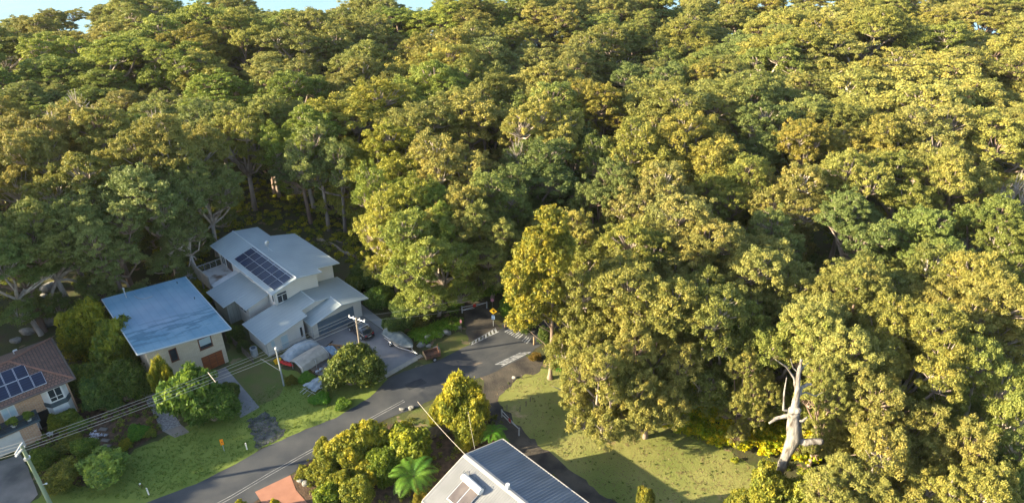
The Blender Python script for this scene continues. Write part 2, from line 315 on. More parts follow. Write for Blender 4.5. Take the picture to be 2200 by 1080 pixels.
def jag(pts, amp, step, seed):
    """polygon outline with an uneven, natural edge"""
    rg = random.Random(seed); out = []
    for i in range(len(pts)):
        a = np.array(pts[i][:2], float); b = np.array(pts[(i + 1) % len(pts)][:2], float); L = np.linalg.norm(b - a); k = max(1, int(L / step))
        for j in range(k):
            p = a + (b - a) * j / k
            if amp: p = p + np.array([rg.uniform(-amp, amp), rg.uniform(-amp, amp)])
            out.append((p[0], p[1]))
    return out
def patch(name, px, m, z, amp=0.0, step=1.0, seed=1, local=False, fix=None):
    pts = [HW(a, b)[:2] for a, b in px] if local else [G(*q)[:2] for q in px]
    pts = jag(pts, amp, step, seed) if amp else pts
    from mathutils.geometry import tessellate_polygon
    v3 = [mathutils.Vector((float(p[0]), float(p[1]), z)) for p in pts]
    tris = tessellate_polygon([v3]); b = MB(); b.add(v3, [tuple(t) for t in tris])
    o = b.build(name, m)
    # faces up
    me = o.data
    for p in me.polygons:
        if p.normal.z < 0: p.flip()
    o['kind'] = 'structure'; return o

# left verge and yards, layered 4 mm apart
patch('verge_lawn', [(60, 1085), (120, 1040), (200, 1045), (250, 1010), (290, 965), (340, 945), (372, 928), (420, 905), (505, 880), (545, 850), (520, 780), (500, 740), (560, 740), (600, 790), (640, 800), (700, 845), (760, 800), (822, 800), (835, 812), (800, 850), (720, 898), (650, 925), (560, 965), (500, 1000), (420, 1040), (310, 1085)], 'grass', 0.008, 0.18, 0.5, 3)
patch('side_yard', [(490, 720), (560, 745), (610, 800), (600, 850), (560, 870), (520, 850), (490, 800)], 'grass3', 0.012, 0.3, 0.8, 4)
patch('front_garden_soil', [(80, 1050), (75, 930), (140, 860), (200, 820), (320, 810), (350, 930), (290, 960), (250, 1010), (200, 1040)], 'mulch', 0.004, 0.3, 0.8, 5)
patch('reserve_lawn', [(1050, 850), (1085, 815), (1150, 795), (1205, 790), (1260, 830), (1360, 880), (1480, 930), (1600, 985), (1720, 1090), (1900, 1200), (1500, 1200), (1290, 1090), (1190, 1000), (1100, 935), (1050, 880)], 'grass2', 0.008, 0.35, 0.7, 6)
patch('nature_strip', [(895, 775), (925, 745), (985, 712), (1012, 722), (1010, 742), (960, 775), (925, 790)], 'grass3', 0.010, 0.15, 0.5, 7)
patch('nature_strip', [(845, 925), (880, 888), (930, 868), (985, 850), (1010, 860), (980, 930), (900, 940)], 'grass3', 0.010, 0.2, 0.6, 8)
patch('garden_bed', [(520, 1085), (640, 1010), (700, 960), (860, 905), (960, 880), (1050, 860), (1120, 950), (1180, 1010), (900, 1200), (500, 1200)], 'mulch', 0.004, 0.3, 0.8, 9)
patch('dirt_track', [(1035, 800), (1062, 808), (1072, 868), (1130, 930), (1230, 1012), (1330, 1085), (1400, 1150), (1300, 1150), (1180, 1040), (1085, 950), (1045, 880)], 'dirt', 0.012, 0.3, 0.7, 10)
patch('dirt_track', [(1005, 735), (1000, 690), (985, 655), (960, 615), (930, 570), (955, 565), (1000, 605), (1050, 650), (1062, 690), (1078, 706), (1040, 722)], 'dirt', 0.012, 0.25, 0.8, 11)
patch('bare_dirt', [(1040, 800), (1090, 775), (1135, 765), (1170, 770), (1165, 795), (1110, 812), (1075, 850), (1045, 850)], 'dirt', 0.016, 0.35, 0.6, 12)
ROADT = [(240, 1120), (310, 1080), (420, 1040), (500, 1000), (560, 965), (650, 925), (720, 898), (800, 850), (835, 812), (870, 797), (940, 775), (1005, 742), (1060, 716), (1085, 702)]
ROADB = [(1135, 742), (1130, 765), (1060, 800), (1000, 822), (960, 842), (900, 872), (830, 900), (760, 930), (690, 975), (620, 1022), (545, 1080), (500, 1120)]
patch('road', ROADT + ROADB, 'asphalt', 0.020, 0.07, 0.7, 13)
patch('road', [(1078, 700), (1092, 680), (1130, 672), (1200, 668), (1260, 676), (1255, 700), (1190, 722), (1150, 748), (1138, 762)], 'asphalt', 0.016, 0.15, 0.7, 14)
patch('road_patch', [(948, 778), (985, 772), (1010, 776), (1040, 779), (1020, 786), (975, 785)], mat('tan_road_repair', (0.19, 0.155, 0.12), (0.10, 0.09, 0.08), 1.2, .9, .2, 10, detail=10), 0.0235, 0.12, 0.5, 18)
patch('road_patch', [(868, 826), (905, 812), (918, 822), (880, 838)], mat('dark_road_repair', (0.03, 0.034, 0.04), (0.05, 0.053, 0.056), 1.2, .9, .2, 10, detail=10), 0.0235, 0.03, 0.6, 19)
patch('road_patch', [(640, 948), (700, 922), (712, 930), (652, 958)], 'asphalt', 0.0235, 0.03, 0.6, 20)
patch('gravel_patch', [(528, 898), (575, 884), (612, 925), (600, 945), (555, 962), (540, 930)], 'rubble', 0.024, 0.3, 0.45, 15)
patch('gravel_path', [(-20.9, 9), (-19.3, 9), (-20.0, -3.5), (-21.9, -3.0)], 'gravel', 0.016, 0.05, 0.6, 16, local=True)
patch('concrete_pad', [(-21.84, -2.95), (-19.97, -3.45), (-19.8, -5.2), (-21.3, -4.9)], 'concrete_d', 0.028, local=True)
patch('concrete_slab', [(-13.8, 2.9), (-11.9, 2.9), (-12.3, -7.0), (-14.7, -7.1)], 'concrete', 0.028, local=True)
patch('brick_house_driveway', [(0, 990), (45, 975), (62, 1010), (82, 1062), (60, 1085), (-120, 1150), (-120, 1000)], 'concrete_d', 0.028, 0.05, 0.6, 17)
patch('terracotta_driveway', [(548, 1056), (590, 1036), (624, 1020), (636, 1052), (665, 1085), (690, 1140), (600, 1140)], 'terracotta', 0.030, 0.0)
patch('driveway', [(-4.3, 0.9), (-.9, 0.9), (-.9, .25), (6.95, .25), (6.85, -6.4), (6.8, -12.5), (1.3, -12.5), (-1.5, -10.5), (-4.5, -6.5)], 'concrete', 0.030, local=True)
patch('side_path', [(7.0, 5.0), (8.6, 5.0), (8.4, 1.5), (8.2, -6.5), (6.95, -6.5)], 'concrete_l', 0.036, local=True)
k = MB(); 
for i in range(7): k.box(0.3 + i * 1.0, 1.28 + i * 1.0, -13.25, -12.53, -.02, 0.085)
o = k.build('kerb', 'kerb'); o.location = HW(0, 0); o.rotation_euler = (0, 0, A45); o['kind'] = 'structure'

# painted road marks, kept as pieces of the road
def lin(p, q, t): return np.array(p) + (np.array(q) - np.array(p)) * t
def marks():
    b = MB()
    def quad(a, b_, c, d, z=.026):
        b.add([(p[0], p[1], z) for p in (a, b_, c, d)], [(0, 1, 2, 3)])
    # bars across the road's end
    A = G(1083, 712)[:2]; B = G(1134, 739)[:2]; C = G(1097, 704)[:2]; D = G(1143, 728)[:2]
    n = 11
    for i in range(n):
        if i == 7: continue
        t0 = (i + .12) / n; t1 = (i + .62) / n
        quad(lin(A, B, t0), lin(A, B, t1), lin(C, D, t1), lin(C, D, t0))
    for (p0, p1, q0, q1, n, inner) in (((1012, 741), (1072, 712), (1008, 738), (1062, 706), 8, 0), ((1064, 783), (1118, 757), (1078, 786), (1138, 757), 8, 0)):
        p0, p1, q0, q1 = [G(*z)[:2] for z in (p0, p1, q0, q1)]
        quad(lin(p0, q0, -.1), lin(p0, q0, .12), lin(p1, q1, .08), lin(p1, q1, -.04))
        quad(lin(p0, q0, .9), lin(p0, q0, 1.1), lin(p1, q1, 1.04), lin(p1, q1, .94))
        for i in range(n):
            t0 = i / n; t1 = (i + .55) / n; sh = .9 / n
            quad(lin(p0, p1, t0), lin(p0, p1, t1), lin(q0, q1, t1 + sh), lin(q0, q1, t0 + sh), .0285)
    A = G(1157, 690)[:2]; B = G(1176, 686)[:2]
    for i in range(4):
        t = i / 4; a = lin(A, B, t); quad(a, a + (.35, 0), a + (.5, 1.5), a + (.15, 1.5), .022)
    return b.build('road_marking', 'paint')
o = marks(); o['kind'] = 'structure'
b = MB(); prev = None
CL = [(455, 1092), (500, 1068), (580, 1020), (660, 975), (740, 932), (800, 900), (870, 862)]
for q in CL:
    p = G(*q)[:2]
    if prev is not None:
        d = p - prev; n = np.array([-d[1], d[0]]) / np.linalg.norm(d)
        for off in (0, .32):
            a, c = prev + n * (off - .035), p + n * (off - .035); a2, c2 = prev + n * (off + .035), p + n * (off + .035)
            b.add([(a[0], a[1], .0245), (c[0], c[1], .0245), (c2[0], c2[1], .0245), (a2[0], a2[1], .0245)], [(0, 1, 2, 3)])
    prev = p
o = b.build('road_line', 'line'); o['kind'] = 'structure'

# ================================================================== BIG GREY HOUSE
def window(parent, x0, x1, y0, y1, z0, z1, face, mull=1, frame='white', pane='glass', bar=0.07, tr=None, label=None):
    """face '-y' front wall or '-x' left wall; coordinates of the wall plane; frame proud of the wall, pane a sub-part"""
    f = MB(); p = MB()
    if face == '-y':
        y = y0
        f.box(x0, x0 + bar, y - .06, y + .03, z0, z1); f.box(x1 - bar, x1, y - .06, y + .03, z0, z1)
        f.box(x0 + bar, x1 - bar, y - .06, y + .03, z0, z0 + bar); f.box(x0 + bar, x1 - bar, y - .06, y + .03, z1 - bar, z1)
        for i in range(1, mull):
            c = x0 + (x1 - x0) * i / mull; f.box(c - bar / 2, c + bar / 2, y - .055, y + .03, z0 + bar, (tr or z1) - bar)
        if tr: f.box(x0 + bar, x1 - bar, y - .057, y + .03, tr - bar, tr)
        f.box(x0 - .05, x1 + .05, y - .10, y - .061, z0 - .05, z0 + .02)
        p.box(x0 + .02, x1 - .02, y - .02, y + .02, z0 + .02, z1 - .02)
    else:
        x = x0
        f.box(x - .06, x + .03, y0, y0 + bar, z0, z1); f.box(x - .06, x + .03, y1 - bar, y1, z0, z1)
        f.box(x - .06, x + .03, y0 + bar, y1 - bar, z0, z0 + bar); f.box(x - .06, x + .03, y0 + bar, y1 - bar, z1 - bar, z1)
        for i in range(1, mull):
            c = y0 + (y1 - y0) * i / mull; f.box(x - .055, x + .03, c - bar / 2, c + bar / 2, z0 + bar, z1 - bar)
        p.box(x - .02, x + .02, y0 + .02, y1 - .02, z0 + .02, z1 - .02)
    w_ = f.build('window', frame, parent, label=label); p.build('pane', pane, w_)
    return w_

big = thing('grey_roofed_house', 'large two storey cream house with many grey sheet roofs and double garage', 'house', HW(0, 0), A45)
RU = lambda a: 7.0 - (.27 * (.5 - a) if a < .5 else .18 * (a - .5))
RL = lambda a: 4.25 - .18 * abs(a - 1.15)
w = MB()
w.prism_y([(-2.6, 0), (3.9, 0), (3.9, RU(3.9) - .14), (.5, RU(.5) - .14), (-2.6, RU(-2.6) - .14)], 5.9, 23.3)
w.prism_y([(3.903, 0), (7.2, 0), (7.2, RU(7.2) - .14), (3.903, RU(3.9) - .14)], 7.3, 18.8)
w.build('upper_wall', 'boards', big)
w = MB()
w.prism_y([(-.8, 0), (-.0, 0), (-.0, 2.3), (5.7, 2.3), (5.7, 0), (6.95, 0), (6.95, RL(6.95) - .14), (3.6, RL(3.6) - .14), (-.8, 2.72)], .2, 6.9)
w.prism_y([(-6.9, 0), (-1.5, 0), (-1.5, RL(-1.5) - .14), (-6.9, RL(-6.9) - .14)], 1.1, 6.2)
w.prism_y([(-1.497, 0), (-.803, 0), (-.803, 2.6), (-1.497, 2.6)], 2.6, 6.2)
w.prism_y([(-1.05, 2.9), (1.15, 2.9), (1.15, RL(1.15) - .14), (-1.05, RL(-1.05) - .14)], 2.45, 5.8)
w.prism_y([(1.153, 2.9), (3.6, 2.9), (3.6, RL(3.6) - .14), (1.153, RL(1.15) - .14)], 2.45, 5.8)
w.build('lower_wall', 'boards', big)
# upper roof, two slopes, with its stepped eaves
r = MB()
r.slab([(.5, 5.1, RU(.5)), (.5, 24.2, RU(.5)), (-3.2, 24.2, RU(-3.2)), (-3.2, 5.1, RU(-3.2))], .12)
r.slab([(.502, 5.1, RU(.5)), (4.3, 5.1, RU(4.3)), (4.3, 6.5, RU(4.3)), (7.85, 6.5, RU(7.85)), (7.85, 19.3, RU(7.85)), (4.4, 20.0, RU(4.4)), (4.4, 24.2, RU(4.4)), (.502, 24.2, RU(.5))], .12)
ur = r.build('upper_roof', 'roofsheet', big)
t = MB(); t.tube([(.5, 5.1, 7.02), (.5, 24.2, 7.02)], .10, 6)
for pts in ([(-3.25, 24.2), (-3.25, 5.05), (.5, 5.05), (4.3, 5.05), (4.35, 6.45), (7.9, 6.45), (7.9, 19.3)],):
    t.tube([(a, b_, RU(a) - .05) for a, b_ in pts], .075, 5)
t.build('roof_trim', 'trim', ur)
r = MB()
r.slab([(1.15, 2.2, RL(1.15)), (1.15, 6.45, RL(1.15)), (-7.35, 6.45, RL(-7.35)), (-7.35, .2, RL(-7.35)), (-1.05, .6, RL(-1.05)), (-1.05, 2.2, RL(-1.05))][::-1], .12)
r.slab([(1.152, 2.3, RL(1.15)), (3.6, 2.3, RL(3.6)), (3.6, -.45, RL(3.6)), (7.6, -.7, RL(7.6)), (7.6, 7.3, RL(7.6)), (1.152, 7.3, RL(1.15))], .12)
lr = r.build('lower_roof', 'roofsheet', big)
r = MB(); zp = lambda a: RL(3.6) - .02 - .235 * (3.6 - a)
r.slab([(3.597, 2.6, zp(3.6)), (-1.15, 2.6, zp(-1.15)), (-1.15, -.45, zp(-1.15)), (3.597, -.45, zp(3.6))], .12)
pr = r.build('porch_roof', 'roofsheet', big)
t = MB()
t.tube([(1.15, 2.15, RL(1.15)), (1.15, 5.9, RL(1.15) + .03)], .09, 6)
for pts in ([(-7.4, 6.45), (-7.4, .15), (-1.05, .55), (-1.0, 2.15), (1.15, 2.2), (3.6, 2.25)], [(3.6, -.5), (7.65, -.75), (7.65, 7.3)]):
    t.tube([(a, b_, RL(a) - .05) for a, b_ in pts], .075, 5)
t.tube([(-1.2, 2.6, zp(-1.15) - .04), (-1.2, -.5, zp(-1.15) - .04), (3.6, -.5, zp(3.6) - .02), (3.6, 2.3, zp(3.6) + .06)], .08, 5)
t.build('roof_trim', 'trim', lr)
# left wings
def skill(name, a0, a1, b0, b1, z0, z1, parent):
    r = MB(); r.slab([(a0, b0, z0), (a1, b0, z1), (a1, b1, z1), (a0, b1, z0)], .12); x = r.build(name, 'roofsheet', parent)
    t = MB(); t.tube([(a0 - .05, b1, z0 - .05), (a0 - .05, b0 - .05, z0 - .05), (a1, b0 - .05, z1 - .05)], .07, 5); t.build('roof_trim', 'trim', x); return x
skill('wing_roof', -7.75, -2.6, 11.0, 16.4, 3.35, 4.40, big)
skill('wing_roof', -6.05, -2.6, 7.85, 11.9, 3.62, 4.55, big)
w = MB(); w.prism_y([(-7.2, 0), (-2.61, 0), (-2.61, 4.2), (-7.2, 3.3)], 11.5, 16.0); w.build('wing_wall', 'sagev', big)
w = MB(); w.prism_y([(-5.6, 0), (-2.61, 0), (-2.61, 4.36), (-5.6, 3.55)], 8.2, 11.49); w.build('wing_wall', 'boards', big)
w = MB(); w.prism_y([(-6.4, 0), (-2.61, 0), (-2.61, 3.9), (-6.4, 3.05)], 16.1, 18.3); w.build('deck_side_wall', 'white', big)
d = MB(); d.box(-6.4, -2.61, 18.31, 22.6, 3.0, 3.2)
for a in (-6.2, -3): 
    for b_ in (18.6, 22.3): d.box(a, a + .15, b_, b_ + .15, 0, 3.0)
dk = d.build('deck', 'deck', big)
t = MB()
for a in np.linspace(-6.3, -2.7, 5): t.box(a, a + .05, 22.5, 22.55, 3.2, 4.2)
for z in (4.2,): t.box(-6.35, -2.65, 22.48, 22.57, z, z + .07)
for z in (3.5, 3.75, 4.0): t.box(-6.35, -2.65, 22.515, 22.53, z, z + .015)
t.build('railing', 'alu', dk)
t = MB(); t.box(-6.75, -6.65, 17.7, 23.6, 2.6, 4.7); t.box(-6.78, -6.62, 17.65, 23.65, 4.7, 4.8)
for b_ in (17.7, 20.6, 23.5): t.box(-6.8, -6.62, b_, b_ + .12, 0, 4.7)
t.build('privacy_screen', 'screen', dk)
# doors and windows
window(big, -2.35, -.85, 5.9, 0, 3.75, 5.35, '-y', 2, tr=4.95)
g = MB(); g.box(0, 5.7, .26, .34, 0.01, 2.3)
for i in range(1, 5): g.box(0.0, 5.7, .235, .26, i * .46 - .012, i * .46 + .012)
g.build('garage_door', 'gdoor', big)
window(big, -5.0, -3.9, 1.1, 0, .08, 2.15, '-y', 1, pane='blind', bar=.1, label='white framed glass front door')
window(big, -6.35, -5.75, 1.1, 0, 1.1, 2.1, '-y', 1, pane='blind', bar=.07)
window(big, -2.2, -1.75, 1.1, 0, .5, 2.2, '-y', 1, bar=.06)
window(big, -5.3, -4.6, 11.5, 0, 1.2, 2.9, '-y', 1, bar=.06)
for b0, b1 in ((8.2, 9.6), (10.1, 11.3), (12.2, 13.6), (14.4, 16.0), (19.0, 20.8), (21.2, 22.6)):
    window(big, -2.6, 0, b0, b1, 4.75 if b0 < 18 else 3.3, 5.75 if b0 < 18 else 5.5, '-x', 2, frame='white' if b0 < 11 or b0 > 20 else 'brown', bar=.08)
window(big, -2.6, 0, 6.2, 6.8, 3.9, 5.2, '-x', 1, bar=.06)
window(big, -5.6, 0, 8.9, 10.8, 2.2, 3.1, '-x', 2, bar=.06)
s = MB(); s.box(-2.9, -1.52, .3, 1.07, 0.03, .14); s.build('doorstep', 'concrete_l', big)
for p0, p1_ in (((-6.95, 1.03, RL(-6.95) - .2), (-6.95, 1.03, 0)), ((-.86, .13, 2.7), (-.86, .13, 0)), ((-2.66, 5.84, 6), (-2.66, 5.84, 3.6))):
    t = MB(); t.tube([p0, p1_], .05, 5); t.build('downpipe', 'polegrey', big)
# dish and mast
t = MB(); t.tube([(1.6, 15.0, 6.75), (1.6, 15.0, 8.0)], .035, 6); t.tube([(1.6, 15.0, 7.3), (2.0, 14.6, 6.74)], .02, 4); an = t.build('aerial_mast', 'alu', big)
t = MB()
for i in range(4):
    pass
t.blob((1.55, 15.0, 8.0), (.36, .12, .48), 2, 0.03); t.build('dish', 'alu', an, smooth=True)
# solar array, each panel its own
zs = lambda a: RU(a) + .08
for i in range(7):
    for j in range(2):
        b0 = 5.55 + i * 1.69; a0 = -2.68 + j * 1.5; a1 = a0 + 1.48; b1 = b0 + 1.63
        q = MB(); q.cur = 0
        q.slab([(a0, b0, zs(a0)), (a1, b0, zs(a1)), (a1, b1, zs(a1)), (a0, b1, zs(a0))], .05)
        fr = q.build('solar_panel', 'alu', big)
        q = MB(); e = .022
        q.slab([(a0 + e, b0 + e, zs(a0 + e) + .012), (a1 - e, b0 + e, zs(a1 - e) + .012), (a1 - e, b1 - e, zs(a1 - e) + .012), (a0 + e, b1 - e, zs(a0 + e) + .012)], .01)
        q.build('cells', 'pvstrip2', fr)
t = MB(); t.box(.05, .22, 5.6, 17.3, RU(.1) + .01, RU(.1) + .10); t.build('cable_tray', 'trim', big)

# little carport roof and side fence
cp = thing('lean_to_shed', 'small shed with flat grey roof behind the blue roofed house', 'shed', HW(-7.2, 23.4), A45)
t = MB(); t.slab([(-2.2, -.9, 2.5), (.4, -.9, 2.6), (.4, 1.1, 2.6), (-2.2, 1.1, 2.5)], .1); t.build('roof', 'roof', cp)
for a in (-2, .2):
    for b_ in (-.7, .9): t = MB(); t.box(a, a + .1, b_, b_ + .1, 0, 2.45); t.build('post', 'fence', cp)
t = MB(); t.box(-2, .3, .75, .85, 0, 2.3); t.build('back_wall', 'fence', cp)
fn = thing('boundary_fence', 'low grey timber fence between the blue roofed house and the grey house', 'fence', HW(-9.0, 0), A45)
t = MB()
for i in range(96): t.box(-.02, .02, 1.0 + i * .2, 1.17 + i * .2, .02, 1.15 + .02 * math.sin(i * 2.3))
t.build('palings', 'fence', fn)
t = MB(); t.box(.022, .07, 1, 20, .9, .98); t.box(.022, .07, 1, 20, .2, .28); t.build('rail', 'fence', fn)

# ================================================================== BLUE ROOFED HOUSE (its own Empty turned slightly)
blu = thing('blue_roofed_house', 'cream brick house with a flat faded blue sheet roof and cedar garage door', 'house', HW(-20.6, 3.5), A45 + R_(-3))
def bz(a): return 6.55 - .098 * a             # skillion falls to the right
r = MB(); r.slab([(0, .2, bz(0)), (10.35, -.55, bz(10.35)), (10.45, 15.85, bz(10.4)), (0.1, 15.55, bz(0))], .16)
br = r.build('roof', 'blueroof', blu)
t = MB(); t.tube([(0, .12, bz(0) - .08), (10.4, -.62, bz(10.4) - .08)], .10, 5); t.tube([(10.42, -.6, bz(10.4) - .08), (10.52, 15.85, bz(10.4) - .08)], .08, 5); t.tube([(-.04, .1, bz(0) - .08), (.04, 15.5, bz(0) - .08)], .08, 5)
t.build('gutter', 'trim', br)
w = MB(); w.prism_y([(.9, 0), (9.5, 0), (9.5, bz(9.5) - .17), (.9, bz(.9) - .17)], .75, 14.9); w.build('wall', 'cream', blu)
window(blu, 3.2, 4.1, .75, 0, 3.3, 5.1, '-y', 1, frame='brown', bar=.10)
w_ = window(blu, 6.6, 8.2, .75, 0, 3.3, 4.95, '-y', 1, frame='brown', bar=.12)
q = MB(); q.box(6.73, 8.07, .695, .73, 3.85, 4.83); q.build('blind', 'blind', w_)
g = MB(); g.box(6.45, 9.0, .70, .76, .05, 2.2); gd = g.build('garage_door', 'cedar', blu)
q = MB()
for i in range(4): q.box(6.45 + i * .85 - .02 if i else 6.45, 6.49 + i * .85 if i < 3 else 9.0, .67, .70, .05, 2.2)
for i in range(6): q.box(6.46, 8.99, .675, .699, .05 + i * .42, .085 + i * .42)
q.build('door_ribs', 'brown', gd)
t = MB(); t.tube([(2.6, 14.2, bz(2.6) - .02), (2.6, 14.2, bz(2.6) + 1.3)], .07, 8); t.tube([(2.6, 14.2, bz(2.6) + 1.3), (2.6, 14.2, bz(2.6) + 1.5)], .13, 8); t.build('flue', 'alu', blu)
t = MB(); t.tube([(3.5, 14.0, bz(3.5) + .05), (3.7, 13.2, bz(3.7) + .06), (4.0, 12.7, bz(4) + .06), (4.6, 12.5, bz(4.6) + .06), (5.3, 12.6, bz(5.3) + .06)], .05, 6); t.build('loose_pipe', 'polegrey', blu)
for a, b_ in ((9.4, 9.0), (9.0, 14.4)):
    t = MB(); t.tube([(a, b_, bz(a) - .02), (a, b_, bz(a) + .3)], .06, 6); t.build('vent_pipe', 'slate', blu)

# ================================================================== TILED BRICK HOUSE
bk = thing('brick_tiled_house', 'tan brick house with brown tiled hip roof, bay window and balcony', 'house', HW(-26.9, 6.5), A45 + R_(-1.5))
# local: front at y~0.7, right side x = -.6; roof from x -20..0, y 0..10.2, hip apex (-4.7,5.1)
ze, za = 5.1, 7.1
def uvroof(pls, name, parent):
    b = MB(); uvs = []
    for pts, ax in pls:
        b.slab(pts, .10)
    o = b.build(name, 'tile', parent); me = o.data; ul = me.uv_layers.new(name='UVMap')
    for p in me.polygons:
        n_ = p.normal
        for li in p.loop_indices:
            c = me.vertices[me.loops[li].vertex_index].co
            if abs(n_.x) > abs(n_.y): ul.data[li].uv = (c.y, c.x * 1.08)
            else: ul.data[li].uv = (c.x, c.y * 1.08)
    return o
tr_ = uvroof([([(0, 0, ze), (0, 10.2, ze), (-4.7, 5.1, za)], 0), ([(-20, 0, ze), (-.002, 0, ze), (-4.702, 5.098, za), (-15, 5.098, za)], 1), ([(-.002, 10.2, ze), (-20, 10.2, ze), (-15, 5.102, za), (-4.702, 5.102, za)], 1)], 'roof', bk)
t = MB()
t.tube([(.02, -.02, ze + .02), (-4.7, 5.1, za + .04)], .11, 6); t.tube([(.02, 10.22, ze + .02), (-4.7, 5.1, za + .04)], .11, 6); t.tube([(-15, 5.1, za + .04), (-4.7, 5.1, za + .04)], .11, 6)
tc_ = mat('ridge_tile', (0.24, 0.12, 0.085), (0.17, 0.09, 0.065), 2, .8, .3); t.build('ridge_cap', tc_, tr_)
t = MB(); t.tube([(-20, -.12, ze - .08), (.1, -.12, ze - .08)], .11, 6); t.tube([(.12, -.1, ze - .08), (.12, 10.3, ze - .08)], .11, 6); t.tube([(-20, 10.32, ze - .08), (.1, 10.32, ze - .08)], .09, 6)
t.build('gutter', mat('brown_gutter', (0.13, 0.10, 0.085), (0.10, 0.08, 0.07), 2, .6), tr_)
w = MB(); w.box(-19, -.65, .75, 9.5, 0, ze - .12); w.build('wall', 'brick', bk)
w = MB(); w.box(-19, -4.75, -1.2, .74, 0, 2.5); gw = w.build('garage_wall', 'brick', bk)
w = MB(); w.box(-19, -4.3, -1.5, .745, 2.5, 2.72); bal = w.build('balcony', 'slate', bk)
t = MB(); t.box(-19, -4.35, -1.45, -1.38, 3.45, 3.52)
for i in range(13): t.box(-16.5 + i * 1.0, -16.45 + i * 1.0, -1.44, -1.39, 2.72, 3.45)
for z in (2.95, 3.2): t.box(-19, -4.35, -1.42, -1.405, z, z + .02)
t.build('railing', 'black', bal)
g = MB(); g.box(-12.5, -6.4, -1.27, -1.203, .05, 2.25)
for i in range(4): g.box(-12.5, -6.4, -1.285, -1.271, .5 + i * .45, .52 + i * .45)
g.build('garage_door', mat('beige_garage_door', (.55, .52, .47), (.48, .45, .41), 1, .6), bk)
q = MB(); q.box(-4.5, -3.3, .66, .747, 0, 2.15); q.build('front_door', 'black', bk)
q = MB(); q.box(-4.62, -4.5, .5, .747, 0, 2.3); q.box(-3.3, -3.18, .5, .747, 0, 2.3); q.build('door_frame', 'white', bk)
q = MB(); q.box(-4.74, -4.66, -.3, .0, .9, 1.9)
for i in range(3): q.box(-4.80, -4.741, -.85 + i * .45, -.78 + i * .45, .8, 1.9)
q.build('louvre', 'white', gw)
# bay window
bay = MB(); pf = [(-3.35, .75), (-2.85, 0.02), (-1.35, 0.02), (-.85, .75)]
bay.slab([(x, y, 4.95) for x, y in pf], 4.9 - 3.0 + .0)
bw = bay.build('bay_window', 'white', bk)
bay = MB(); bay.slab([(x * 1.0 + (0), y - .04, 3.02) for x, y in [(-3.42, .78), (-2.9, -.04), (-1.3, -.04), (-.78, .78)]], .55); bay.build('bay_band', 'slate', bw)
bay = MB(); bay.slab([(x, y, 2.46) for x, y in pf], 2.3); bay.build('bay_base', 'white', bw)
q = MB(); q.box(-2.70, -1.5, -.02, .018, 3.25, 4.75); q.build('pane', 'glass', bw)
q = MB(); q.box(-2.13, -2.06, -.05, -.021, 3.25, 4.75); q.box(-2.7, -1.5, -.048, -.022, 3.70, 3.76); q.box(-2.78, -2.7, -.05, .018, 3.2, 4.8); q.box(-1.5, -1.42, -.05, .018, 3.2, 4.8); q.build('window_bars', 'white', bw)
for x0 in (-7.2, -9.2, -11.6, -14):
    window(bk, x0, x0 + 1.35, .75, 0, 2.9, 4.4, '-y', 2, pane='blind', bar=.1)
for i, j in [(i, j) for i in range(9) for j in range(2)] + [(-1, 0)]:
    x1 = -3.55 - i * 1.15; x0 = x1 - 1.10; y0 = .62 + j * 1.72; y1 = y0 + 1.66
    zt = lambda y: ze + (za - ze) * y / 5.1 + .10
    q = MB(); q.slab([(x0, y0, zt(y0)), (x1, y0, zt(y0)), (x1, y1, zt(y1)), (x0, y1, zt(y1))], .05); fr = q.build('solar_panel', 'alu', bk)
    q = MB(); e = .035; q.slab([(x0 + e, y0 + e, zt(y0 + e) + .012), (x1 - e, y0 + e, zt(y0 + e) + .012), (x1 - e, y1 - e, zt(y1 - e) + .012), (x0 + e, y1 - e, zt(y1 - e) + .012)], .01)
    q.build('cells', 'pvstrip', fr)
t = MB(); t.tube([(-3.9, 8.7, 5.6), (-3.9, 8.7, 6.1)], .06, 6); t.tube([(-3.9, 8.7, 6.1), (-3.5, 8.6, 6.15)], .1, 6); t.build('roof_vent', 'white', bk)

# ================================================================== FOREGROUND HOUSE
fg = thing('ribbed_roof_house', 'foreground house with ribbed silver grey gable roof and solar water heater', 'house', HW(-3.4, -33.72), A45)
fr_ = MB(); LB = 26
zr, zR, zLf = 5.5, 3.95, 3.5
fr_.slab([(0.0, 0, zr), (0.0, -LB, zr), (5.05, -LB, zR), (5.05, 0, zR)][::-1], .12)
sr = (zr - zR) / 5.05
b0 = -.18
while b0 > -LB:
    fr_.slab([(.25, b0, zr - sr * .25 + .07), (5.03, b0, zR + .07), (5.03, b0 - .10, zR + .07), (.25, b0 - .10, zr - sr * .25 + .07)], .07); b0 -= .33
rr = fr_.build('right_roof_slope', mat('shade_tinted_ribbed_iron', (0.15, 0.185, 0.23), (0.21, 0.25, 0.30), 0.5, .42, 0.0, metal=0.25, spec=.5, stretch=(.4, 2, 1), detail=10), fg)  # blue grey of the shaded side is put into this slope's colour
fl_ = MB(); fl_.slab([(-.003, 0, zr), (-5.4, 0, zLf), (-5.4, -LB, zLf), (-.003, -LB, zr)], .12); sl_ = (zr - zLf) / 5.4
b0 = -.1
while b0 > -LB:
    fl_.slab([(-.3, b0, zr - sl_ * .3 + .022), (-5.38, b0, zLf + .022), (-5.38, b0 - .035, zLf + .022), (-.3, b0 - .035, zr - sl_ * .3 + .022)][::-1] [::-1], .022); b0 -= .25
rl = fl_.build('left_roof_slope', mat('silver_sheet_roof', (0.205, 0.21, 0.215), (0.165, 0.17, 0.175), 0.6, .5, 0.0, spec=.3, detail=8), fg)
t = MB(); t.prism_y([(-.28, zr - .09), (0, zr + .03), (.28, zr - .07), (.28, zr - .02 + .04), (0, zr + .10), (-.28, zr - .02 + .03)], -LB, .04); t.build('ridge_cap', mat('pale_ridge_cap', (.30, .30, .30), (.27, .27, .27), 1, .5), fg)
